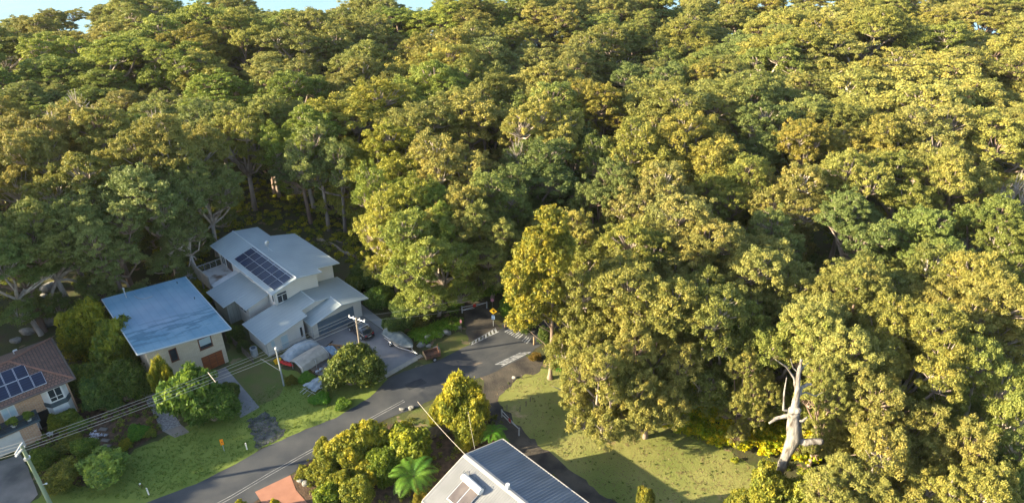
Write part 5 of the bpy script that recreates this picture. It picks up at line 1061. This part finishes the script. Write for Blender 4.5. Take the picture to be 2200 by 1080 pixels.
# (px, py, radius px, centre height, tint, kit, label)
for q in (
 (752, 788, 64, 2.6, (.75, .85, .7), 0, 'large round dark green tree between the tarps and the road'),
 (395, 845, 58, 3.2, (.75, 1.1, .8), 3, 'bushy yellow tipped tree in front of the blue roofed house'),
 (455, 870, 50, 2.2, (.65, 1.0, .75), 0, 'deep green bushy tree overlapping the right of the yellow tipped one'),
 (350, 815, 26, 3.6, (1.35, 1.25, .7), 1, 'yellow green upright bush at the left wall of the blue roofed house'),
 (188, 700, 58, 4.2, (1.3, 1.25, .6), 1, 'yellow green tree at the left edge of the blue roof, uppermost'),
 (240, 750, 52, 3.8, (.95, 1.05, .65), 3, 'leafy tree under the left eave of the blue roof'),
 (262, 820, 50, 2.8, (.6, .8, .65), 0, 'dark leafy tree above the gravel path'),
 (205, 800, 50, 3.2, (.8, .95, .75), 4, 'mid green tree between the brick and blue roofed houses'),
 (212, 850, 42, 2.2, (.65, .95, 1.0), 2, 'blue green feathery tree beside the brick house'),
 (150, 895, 26, 1.2, (.9, 1.05, .7), 2, 'clipped hedge under the bay window, right end'),
 (122, 912, 24, 1.1, (1.1, 1.1, .5), 2, 'clipped yellow green hedge under the bay window, left end'),
 (165, 905, 20, .9, (.9, 1.25, .8), 4, 'small round shrub in front of the bay window hedge'),
 (292, 928, 24, 1.0, (.6, 1.25, .6), 4, 'low glossy green bush right of the garden steps'),
 (266, 955, 15, .6, (1.5, 1.3, .5), 2, 'small yellow green plant beside the garden steps'),
 (324, 928, 13, .6, (1.1, 1.2, .8), 2, 'pale small plant beside the gravel path'),
 (190, 962, 32, 1.4, (.85, 1.15, .8), 2, 'feathery green shrub left of the garden steps'),
 (215, 1012, 52, 1.4, (1.25, 1.6, 1.5), 3, 'large pale green shrub at the edge of the verge lawn'),
 (128, 1020, 42, 1.3, (1.15, 1.05, .8), 2, 'mixed olive shrub beside the mossy pole'),
 (95, 985, 30, 1.2, (.9, 1.1, .7), 2, 'green shrub between the driveway and the mossy pole'),
 (150, 945, 34, .9, (1.0, .95, .75), 4, 'brownish low shrub below the brick house door'),
 (500, 838, 20, 1.4, (.8, .95, 1.0), 2, 'grey green bush before the cedar garage door'),
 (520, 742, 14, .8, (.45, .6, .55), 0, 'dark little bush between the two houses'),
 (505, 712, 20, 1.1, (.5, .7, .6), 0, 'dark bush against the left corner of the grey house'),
 (428, 615, 18, 1.4, (1.3, 1.25, .6), 1, 'yellow green bush between the blue roof and the deck'),
 (443, 635, 15, 1.2, (1.1, 1.15, .6), 1, 'smaller yellow bush below the deck screen'),
 (625, 818, 14, .6, (.9, .8, .5), 2, 'olive brown bush beside the service pole'),
 (690, 850, 24, .5, (.6, 1.3, .5), 4, 'low bright green ground bush by the collapsed tarp'),
 (655, 812, 20, .5, (.6, 1.3, .5), 4, 'low green creeper below the canvas shelter'),
 (735, 865, 20, .4, (.7, 1.1, .5), 4, 'low green bush under the round dark tree'),
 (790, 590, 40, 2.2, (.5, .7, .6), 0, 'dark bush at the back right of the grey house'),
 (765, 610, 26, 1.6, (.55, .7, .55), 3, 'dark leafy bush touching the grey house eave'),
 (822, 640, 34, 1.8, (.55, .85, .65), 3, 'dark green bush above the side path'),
 (868, 668, 42, 1.9, (.65, .85, .95), 0, 'grey green bush behind the covered boat'),
 (850, 700, 30, 1.3, (.6, .85, .85), 2, 'grey green bush touching the boat cover'),
 (905, 680, 30, 1.2, (.75, .65, .5), 2, 'brown twiggy bush between the boat and the track'),
 (930, 665, 26, 1.0, (.7, .65, .5), 2, 'brown twiggy bush nearest the forest track'),
 (1100, 655, 30, 1.6, (.8, 1.3, .6), 1, 'bright green bush right of the kangaroo sign'),
 (1040, 615, 34, 1.6, (.85, 1.3, .55), 3, 'bright green bush above the kangaroo sign'),
 (1085, 610, 30, 1.6, (.6, 1.1, .6), 3, 'green bush behind the slender gum, at its left'),
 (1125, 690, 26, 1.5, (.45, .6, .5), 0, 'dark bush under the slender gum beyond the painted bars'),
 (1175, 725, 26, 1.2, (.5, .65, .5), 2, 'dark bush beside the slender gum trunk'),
 (1225, 745, 30, 1.5, (.9, .9, .5), 1, 'olive bush at the foot of the golden gums'),
 (1150, 765, 15, .5, (1.0, .6, .5), 2, 'reddish brown low bush right of the road end'),
 (990, 862, 58, 3.6, (1.55, 1.4, .75), 1, 'golden yellow bushy tree beside the road, over the mulch'),
 (1000, 912, 44, 2.6, (1.55, 1.4, .75), 2, 'lower golden part tree reaching towards the ribbed roof'),
 (950, 880, 30, 2.6, (1.5, 1.3, .6), 2, 'small golden bush on the road side of the golden tree'),
 (740, 968, 52, 1.9, (1.55, 1.4, .75), 1, 'broad yellow bush at the road edge'),
 (800, 945, 44, 2.0, (1.55, 1.4, .75), 3, 'yellow green bush between the broad yellow bush and the fence'),
 (880, 950, 50, 2.1, (1.15, 1.2, .5), 3, 'yellow topped dark bush beside the garden fence'),
 (830, 990, 44, 1.7, (.9, 1.1, .5), 0, 'green bush above the large tree fern'),
 (900, 975, 30, 1.5, (.75, 1.0, .5), 0, 'dark green bush beside the mulch path'),
 (700, 1010, 42, 1.2, (1.3, 1.2, .6), 2, 'straggly yellow bush above the terracotta driveway'),
 (770, 1050, 42, 1.8, (1.35, 1.3, .8), 2, 'pale yellow green bush at the bottom edge, left of the tree fern'),
 (712, 1062, 34, 1.2, (.9, 1.1, .5), 3, 'green bush at the bottom edge beside the terracotta driveway'),
 (650, 1010, 20, .5, (1.3, 1.15, .5), 4, 'low yellow grass bush at the driveway corner'),
 (590, 1085, 14, .8, (1.6, 1.4, .5), 1, 'small yellow bush at the bottom edge on the terracotta driveway'),
 (515, 1085, 14, .7, (1.5, 1.4, .6), 1, 'small yellow bush at the bottom edge left of the terracotta driveway'),
 (900, 1075, 20, 1.0, (1.3, 1.0, .6), 2, 'dry yellow bush at the bottom under the ribbed roof corner'),
 (1660, 1062, 56, 3.2, (1.5, 1.35, .9), 2, 'olive gold leafy bush hiding the foot of the dead tree'),
 (1735, 1065, 56, 3.2, (1.5, 1.4, .95), 2, 'tall olive gold bush just right of the foot of the dead tree'),
 (1590, 1075, 34, 1.6, (1.4, 1.25, .8), 2, 'small olive bush left of the foot of the dead tree'),
 (770, 945, 30, 1.4, (1.55, 1.4, .75), 1, 'golden bush between the two yellow road edge bushes'),
 (860, 935, 34, 1.6, (1.55, 1.4, .75), 1, 'golden topped bush behind the yellow topped dark one'),
 (790, 1010, 34, 1.3, (1.55, 1.4, .75), 1, 'golden bush left of the large tree fern'),
 (735, 1030, 30, 1.4, (1.55, 1.4, .75), 2, 'small golden bush above the half hidden tree fern'),
 (690, 965, 26, 1.0, (1.55, 1.4, .75), 2, 'wispy yellow bush at the road edge, leftmost of the row'),
 (1390, 1080, 24, 2.4, (1.3, 1.1, .75), 2, 'olive gold sapling at the bottom edge of the reserve lawn'),
 (1385, 850, 42, 2.2, (1.5, 1.1, .45), 1, 'orange yellow bush at the upper edge of the reserve lawn'),
 (1420, 870, 30, 1.8, (1.0, 1.05, .5), 2, 'olive bush just right of the orange yellow one'),
 (1270, 790, 34, 2.2, (1.2, 1.1, .6), 2, 'olive gold bush under the golden gums beside the lawn')):
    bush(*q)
# slender gum on the reserve
def slender():
    rg = np.random.default_rng(91); t = MB(); Hh = 23.5
    sp = [np.array([0, 0, -.3]), np.array([.02, 0, 5]), np.array([0.0, 0, 10]), np.array([-.15, 0, 16]), np.array([-.4, 0, 22])]
    t.tube([(0, 0, -.3), (0, 0, .5), (0, 0, 1.2)] + sp[1:], [.48, .30, .24, .21, .18, .12, .03], 9)
    CC = []
    for (a, r, z, rad) in ((2.9, 3.9, 8.2, 1.3), (3.4, 2.6, 9.6, 1.3), (2.6, 4.3, 11.5, 1.6), (3.9, 3.4, 12.0, 1.4), (1.9, 1.6, 9.0, 1.0), (.5, 1.6, 8.6, .9), (-.8, 1.3, 10.2, .9), (3.1, 3.6, 14.4, 1.8), (2.2, 2.4, 14.2, 1.4), (4.4, 2.2, 14.0, 1.3), (0, 1.0, 6.2, .6),
                            (3.0, 1.8, 17.2, 1.9), (1.0, 1.3, 17.0, 1.5), (4.6, 1.5, 17.4, 1.5), (0, .9, 18.5, 1.5), (3.4, 1.1, 19.7, 1.6), (1.5, .8, 20.0, 1.3), (-.6, .3, 21.8, 1.2), (2.8, .5, 22.6, .9)):
        c = np.array([math.cos(a) * r - .02 * z, math.sin(a) * r * .8, z]); s0 = np.array([-.1 * (z / 16), 0, z - r * .8 - .5])
        t.tube([s0, s0 + (c - s0) * .5 + rg.normal(size=3) * .15, c], [.07, .05, .02], 5, False)
        p = dome_pts(rg, c, rad, rad * .9, .55, -.6); CC += p
        for q in p[::2]: t.tube([c, q], [.02, .01], 3, False)
    C = np.array(CC); v, ti = leaves(rg, C, .46 * rg.uniform(.6, 1.2, len(C)), 75, .15, np.clip(rg.normal(size=len(C)) * .25 + .35, 0, 1), flat=.9, zmin=-.6, droop=.5)
    cm = np_mesh('crown', v, len(v) // 4, ti, 'leaf_shrub'); tm = bpy.data.meshes.new('trunk'); tm.from_pydata(t.v, [], t.f); tm.materials.append(M['bark']); tm.update(); return cm, tm
g0 = G(1182, 812); cm, tm = slender()
root = thing('gum_tree', 'slender golden gum with bare straight trunk on the lawn by the road end', 'tree', (g0[0], g0[1], 0))
for n_, me, c in (('crown', cm, (1.25, 1.12, .8)), ('trunk', tm, (.55, .47, .42))):
    o = bpy.data.objects.new(n_, me); S.collection.objects.link(o); o.parent = root; o.color = (*c, 1)
# white broken snag
g0 = G(1655, 1062); sn = thing('dead_tree', 'massive broken white dead tree with stub limbs at the lawn edge', 'tree', (g0[0], g0[1], 0))
def sx(px, py, z): # on the snag's upright plane
    return G(px, py, z) - np.array([g0[0], g0[1], 0])
def rough(t, pts, rad, n=14, seed=1):
    P_ = [np.array(p, float) for p in pts]; fine = []; fr_ = []
    for i in range(len(P_) - 1):
        for k in range(6): u_ = k / 6; fine.append(P_[i] + (P_[i + 1] - P_[i]) * u_); fr_.append(rad[i] + (rad[i + 1] - rad[i]) * u_)
    fine.append(P_[-1]); fr_.append(rad[-1]); rr = random.Random(seed); o0 = len(t.v)
    t.tube([p + np.array([rr.uniform(-.05, .05)] * 3) * r for p, r in zip(fine, fr_)], [r * rr.uniform(.9, 1.14) for r in fr_], n)
    for i in range(o0, len(t.v)):
        ax = fine[min((i - o0) // n, len(fine) - 1)]; v = np.array(t.v[i]); a = (i - o0) % n; t.v[i] = tuple(ax + (v - ax) * (1 + .13 * math.sin(a * 2.7 + seed) + rr.uniform(-.05, .05)))
base = np.array([0, 0, -.5]); k1 = sx(1690, 975, 5.6); k2 = sx(1706, 940, 7.6); k3 = sx(1705, 890, 10.4); k4 = sx(1712, 850, 12.6); k5 = sx(1716, 800, 15.0); k6 = sx(1722, 772, 16.4)
t = MB(); rough(t, [base, base * 0 + k1 * [.6, .6, .5], k1, k2, k3, k3 + (k4 - k3) * .25], [.34, .34, .44, .60, .50, .36], 16, 3); rough(t, [k3, k4, k5, k6], [.40, .27, .19, .10], 10, 4); t.build('trunk', 'snag', sn, smooth=True)
def limb(pts, rad, seed, hollow=False):
    t = MB(); rough(t, pts, rad, 10, seed); lo_ = t.build('limb', 'snag', sn, smooth=True)
    if hollow:
        e = np.array(pts[-1]); d = e - np.array(pts[-2]); d = d / np.linalg.norm(d); t = MB(); t.tube([e - d * .1, e + d * .04], rad[-1] * .72, 12); t.build('hollow_end', 'black', lo_)
limb([k2 + [0, 0, -.3], k2 + (sx(1745, 955, 7.4) - k2) * .6, sx(1768, 947, 7.7)], [.42, .30, .28], 5, True)
limb([k3, sx(1690, 893, 10.0), sx(1668, 898, 9.6), sx(1652, 909, 9.2)], [.30, .20, .16, .09], 6)
limb([k4 + [0, 0, -.9], sx(1722, 832, 13.2), sx(1735, 825, 13.6), sx(1743, 825, 13.6)], [.22, .17, .15, .10], 7)
limb([k4, sx(1706, 812, 14.2), sx(1690, 788, 15.2), sx(1665, 771, 16.0)], [.12, .09, .06, .03], 8)
limb([k3 + [.2, 0, -.6], sx(1724, 904, 10.2), sx(1735, 895, 10.6)], [.15, .11, .08], 9)
limb([k4, sx(1730, 842, 12.6), sx(1752, 850, 12.2), sx(1768, 842, 12.8)], [.10, .07, .05, .02], 21)
limb([k5, sx(1724, 790, 15.4), sx(1738, 778, 16.0)], [.09, .06, .02], 22)
limb([k5, sx(1704, 790, 15.5), sx(1698, 770, 16.5)], [.08, .05, .02], 23)
limb([k3 + [0, 0, .4], sx(1683, 880, 11.0), sx(1685, 840, 12.6), sx(1690, 810, 13.8)], [.12, .10, .07, .03], 10)
t = MB(); t.blob(tuple(k3 + [-.1, -.2, .7]), (.50, .48, .45), 6, .25, 12, 9); t.build('burl', 'snag', sn, smooth=True)

# tree ferns
def frond_mesh(seed, n=13, L=2.3, up_=.75, nm='crown'):
    rg = np.random.default_rng(seed); V_ = []; T_ = []
    for k in range(n):
        a = 2 * math.pi * k / n + rg.normal() * .12; el = up_ * rg.uniform(.6, 1.15); l = L * rg.uniform(.85, 1.1); N_ = 26
        pr = None; tw = rg.random() * .3
        for i in range(N_):
            s_ = (i + .5) / N_; r = l * s_ * (1 - .12 * s_); z = l * (el * s_ - .95 * s_ * s_)
            c = np.array([math.cos(a) * r, math.sin(a) * r, z]); side = np.array([-math.sin(a), math.cos(a), 0]); f_ = np.array([math.cos(a), math.sin(a), el - 1.9 * s_]); f_ /= np.linalg.norm(f_)
            w_ = l * .26 * math.sin(math.pi * min(1, s_ * .9 + .12)) ** .7; h = l / N_ * .34
            for sg in (-1, 1):
                tip = c + side * sg * w_ + f_ * w_ * .35 + np.array([0, 0, -w_ * .22])
                m_ = (c + tip) / 2
                V_ += [c, m_ + f_ * h, tip, m_ - f_ * h]; T_.append(tw)
    v = np.array(V_); return np_mesh(nm, v, len(v) // 4, np.array(T_), 'leaf_fern')
FR = [frond_mesh(51), frond_mesh(52, 11, 2.3), frond_mesh(53, 15, 2.3, .9)]
def treefern(px, py, rpx, zc, k, label, color=(1, 1, 1)):
    g0 = G(px, py, zc); s_ = rpx * P(g0)[2] / FPX / 2.2; o = thing('tree_fern', label, 'tree fern', (g0[0], g0[1], 0), rT.uniform(0, 6), 'tree ferns')
    c = bpy.data.objects.new('crown', FR[k]); S.collection.objects.link(c); c.parent = o; c.location = (0, 0, zc); c.scale = (s_, s_, s_); c.color = (*color, 1)
    t = MB(); t.tube([(0, 0, -.1), (0, 0, zc * .5), (0, 0, zc + .02)], [.16, .12, .14], 8); t.build('trunk', 'brown', o)
treefern(889, 1022, 62, 2.6, 2, 'large tree fern with wide fronds left of the ribbed roof', (.75, .95, .8))
treefern(1058, 925, 36, 2.4, 0, 'tree fern at the end of the orange trough, beyond the roof corner', (.85, 1.1, .7))
treefern(722, 1048, 28, 1.6, 1, 'half hidden tree fern between the yellow bushes at the bottom', (.8, 1.1, .7))
treefern(1075, 945, 24, 2.0, 1, 'smaller tree fern against the ribbed roof corner', (.8, 1.0, .7))
# strappy clumps
def strap_mesh(seed):
    rg = np.random.default_rng(seed); V_ = []; T_ = []
    for k in range(130):
        a = rg.random() * 6.28; l = rg.uniform(.6, 1.15); el = rg.uniform(.6, 1.5); w_ = .035; sd = np.array([-math.sin(a), math.cos(a), 0]) * w_; b0 = np.array([rg.normal() * .12, rg.normal() * .12, 0]); ps = []
        for i in range(5): s_ = i / 4; ps.append(b0 + np.array([math.cos(a) * l * s_ * .8, math.sin(a) * l * s_ * .8, l * (el * s_ - .75 * s_ * s_ * el)]))
        for i in range(4): V_ += [ps[i] - sd, ps[i] + sd, ps[i + 1] + sd * .8, ps[i + 1] - sd * .8]; T_.append(rg.random() * .4)
    v = np.array(V_); return np_mesh('foliage', v, len(v) // 4, np.array(T_), 'leaf_fern')
ST = [strap_mesh(61), strap_mesh(62)]
for i, (px, py, s_) in enumerate(((893, 722, 1.2), (905, 715, 1.3), (912, 730, 1.3), (925, 708, 1.1), (935, 722, 1.1), (938, 702, 1.2), (948, 712, 1.0), (955, 700, 1.1), (966, 694, 1.1), (975, 705, 1.0), (983, 692, 1.0), (972, 668, 1.2), (982, 655, 1.1), (968, 645, 1.1), (978, 635, 1.0), (890, 700, 1.2))):
    g0 = G(px, py); o = adhoc('strappy_plant', 'strappy green clump, %s along the garden from the boat to the track' % ORD[i], 'plant', g0[0], g0[1], 0, ST[i % 2], None, (.9, 1.05, .7), rT.uniform(0, 6), 'strappy plants', s_ * 1.15)
# plants along the trough and side fence
a0_ = [(1.2, .5), (2.6, .55), (4.2, .6), (5.8, .8), (7.4, .9), (8.8, .7), (10.4, .6), (13.5, .9), (15.5, 1.0)]
for i, (b_, s_) in enumerate(a0_):
    q = HW(3.0 + (i % 2) * .3, -33.6 - b_); k = SH[[2, 4][i % 2]]
    o = adhoc('trough_plant', 'leafy plant beyond the ribbed roof gutter, %s from the tree fern' % ORD[i], 'plant', q[0], q[1], .6, k[0], k[1], (1.1, 1.25, .7) if 2 < i < 7 else (.6, .85, .7), i, 'plants along the side fence'); o.scale = (.22 * s_ * 1.3, .22 * s_ * 1.3, .42 * s_ * 1.3)
# balcony plants
for i, (x, z) in enumerate(((-5.2, 3.0), (-6.6, 2.8), (-8.2, 2.75), (-9.7, 2.75), (-11.0, 2.75))):
    ca_, sa_ = math.cos(A45 + R_(-1.5)), math.sin(A45 + R_(-1.5)); B0 = HW(-26.9, 6.5); wx = B0[0] + x * ca_ + .9 * sa_; wy = B0[1] + x * sa_ - .9 * ca_
    o = adhoc('potted_plant', 'potted plant on the brick house balcony, %s from the bay window' % ORD[i], 'plant', wx, wy, 2.74, SH[i % 5][0], None, (.9, 1.2, .7), i, 'balcony plants'); o.scale = (.26, .26, .3)
    o.children[0].location.z = 1.1; t = MB(); n = 12; t = loft([ring(.6, .05), ring(.9, 1.0), ring(.95, 1.05), ring(.8, 1.02)]); t.build('pot', 'pot', o)
# white flowering bush
g0 = G(205, 930, .8); rg = np.random.default_rng(3); C = rg.normal(size=(14, 3)) * [.28, .28, .25] + [0, 0, .5]; M['leaf_petal'] = leafmat('petals', (.55, .57, .66), (.7, .7, .78), (.5, .5, .6), .1)
v, ti = leaves(rg, C, np.full(14, .2), 26, .07, np.zeros(14)); adhoc('flowering_shrub', 'small white flowering shrub beside the garden steps', 'shrub', g0[0], g0[1], 0, np_mesh('flowers', v, len(v) // 4, ti, 'leaf_petal'), SH[2][1], (1, 1, 1)).children[1].scale = (.2, .2, .3)

# thin evening haze in one closed box round camera and scene
t = MB(); t.box(-420, 420, -40, 420, -27.5, 58); hz = bpy.data.materials.new('haze_air'); hz.use_nodes = True
hz.node_tree.nodes.remove(hz.node_tree.nodes['Principled BSDF']); pv_ = hz.node_tree.nodes.new('ShaderNodeVolumePrincipled'); pv_.inputs['Color'].default_value = (.93, .93, .92, 1); pv_.inputs['Density'].default_value = .00004
hz.node_tree.links.new(pv_.outputs[0], hz.node_tree.nodes['Material Output'].inputs['Volume'])
o = t.build('haze', hz); tag(o, 'thin warm evening haze over the forest', 'haze', kind='stuff')
# ------------------------------------------------------------------ ground cover nobody could count
def scatter(name, n, region, size, m, color, hmax, label, seed, holes=None, per=7, flat=.8, cat='ground cover', cr=.5):
    rg = np.random.default_rng(seed); C = []
    while len(C) < n:
        x, y, zz = region(rg)
        if zz is None: continue
        C.append((x, y, zz))
    C = np.array(C); rr = cr * rg.uniform(.4, 1.3, len(C))
    v, ti = leaves(rg, C, rr, per, size, np.clip(rg.normal(size=len(C)) * .3 + .1, 0, 1), flat=flat, zmin=-.1, align=.8)
    o = bpy.data.objects.new(name, np_mesh(name, v, len(v) // 4, ti, m)); S.collection.objects.link(o); o.color = (*color, 1)
    tag(o, label, cat, kind='stuff'); return o
YARD = [(-300, 1300), (-300, 740), (30, 700), (110, 665), (200, 640), (215, 690), (250, 800), (330, 800), (505, 690), (430, 590), (455, 520), (560, 475), (700, 540), (800, 590), (840, 720), (985, 710), (960, 570), (1000, 570), (1100, 690), (1240, 680), (1240, 740), (1340, 870), (1400, 910), (1500, 960), (1620, 1020), (1700, 1130), (1700, 1300)]
def forest_floor(rg):
    y = rg.uniform(44, 240); x = rg.uniform(-1, 1) * (0.78 * (y + 28) + 8); px, py, _ = P((x, y, 0))
    if inside(px, py, YARD): return 0, 0, None
    return x, y, float(terr(x, y)) + rg.random() * .5
scatter('undergrowth', 5200, forest_floor, .22, 'leaf_shrub', (1.0, 1.05, .6), 1, 'low mixed undergrowth covering the shaded forest floor', 5, per=46, cr=.75)
def edge_floor(rg):
    px = rg.uniform(330, 860); py = rg.uniform(380, 580)
    if inside(px, py, [(430, 600), (455, 520), (560, 475), (700, 540), (800, 600), (900, 600)]): return 0, 0, None
    g_ = G(px, py); return g_[0], g_[1], rg.random() ** 3 * .9
scatter('undergrowth', 800, edge_floor, .2, 'leaf_shrub', (2.0, 1.8, .7), 1, 'yellow green tussocks and saplings behind the houses, brightened as if sunlit', 6, per=60, cr=.6)  # sun on the understory is put into this bright tint
def bracken(rg):
    t_ = rg.random(); x = 1330 + 430 * t_; y = 870 + 110 * t_ + rg.uniform(-70, 35 - 20 * abs(t_ - .5))
    g_ = G(x, y); return g_[0], g_[1], .2 + rg.random() * 1.1
scatter('bracken', 1100, bracken, .20, 'leaf_fern', (2.6, 1.6, .35), 1, 'yellow bracken fern along the far edge of the reserve lawn', 7, per=60, flat=.5, cat='bracken', cr=.5)
def bracken2(rg):
    x = rg.uniform(1180, 1660); y = rg.uniform(760, 900); g_ = G(x, y)
    if y > 800 + (x - 1180) * .25: return 0, 0, None
    return g_[0], g_[1], .2 + rg.random() * 1.1
scatter('bracken', 800, bracken2, .20, 'leaf_fern', (.5, .75, .45), 1, 'dark green bracken fern under the gum trees beside the lawn', 8, per=50, flat=.5, cat='bracken', cr=.5)
def lawn_bits(rg):
    x = rg.uniform(1060, 1720); y = rg.uniform(800, 1085)
    if not inside(x, y, [(1060, 850), (1085, 820), (1150, 800), (1205, 795), (1360, 880), (1480, 930), (1600, 985), (1700, 1085), (1330, 1085), (1240, 1010), (1150, 940), (1090, 890)]): return 0, 0, None
    g_ = G(x, y); return g_[0], g_[1], .03
M['leaf_dry'] = leafmat('dry_leaf', (.22, .13, .07), (.10, .07, .04), (.30, .22, .12), 0.1)
scatter('fallen_leaves', 1600, lawn_bits, .06, 'leaf_dry', (1, 1, 1), 1, 'fallen leaves strewn over the reserve lawn', 9, per=5, flat=.02, cat='leaves', cr=.4)
scatter('lawn_weeds', 150, lawn_bits, .06, 'leaf_shrub', (.45, .6, .4), 1, 'dark weeds scattered over the reserve lawn', 10, per=16, flat=.4, cat='weeds', cr=.16)
def verge_bits(rg):
    x = rg.uniform(90, 830); y = rg.uniform(800, 1080)
    if not inside(x, y, [(120, 1070), (290, 970), (372, 932), (505, 885), (545, 855), (610, 810), (700, 850), (820, 810), (720, 895), (560, 962), (420, 1036), (320, 1070)]): return 0, 0, None
    g_ = G(x, y); return g_[0], g_[1], .02
scatter('grass_tufts', 2200, verge_bits, .07, 'leaf_fern', (.62, .60, .45), 1, 'short green grass tufts on the verge lawn', 11, per=5, flat=.2, cat='grass', cr=.3)
def mulch_bits(rg):
    x = rg.uniform(640, 1090); y = rg.uniform(880, 1085); 
    if not inside(x, y, [(640, 1010), (700, 960), (860, 905), (960, 880), (1050, 860), (1090, 930), (1080, 1085), (680, 1085)]): return 0, 0, None
    g_ = G(x, y); return g_[0], g_[1], .1 + .3 * rg.random() ** 2
def front_bits(rg):
    x = rg.uniform(75, 350); y = rg.uniform(820, 1050)
    if not inside(x, y, [(85, 1045), (80, 940), (140, 890), (215, 850), (320, 830), (345, 920), (285, 960), (250, 1005), (200, 1040)]) or (205 < x < 240 and 905 < y < 980): return 0, 0, None
    g_ = G(x, y); return g_[0], g_[1], .1 + .5 * rg.random() ** 2
scatter('garden_groundcover', 300, front_bits, .10, 'leaf_shrub', (.8, .95, .65), 1, 'mixed low plants over the mulch below the brick house', 13, per=45, flat=.7, cr=.35)
scatter('garden_groundcover', 420, mulch_bits, .11, 'leaf_shrub', (.9, .9, .6), 1, 'sparse low ground cover over the mulch garden', 12, per=30, flat=.6, cr=.3)
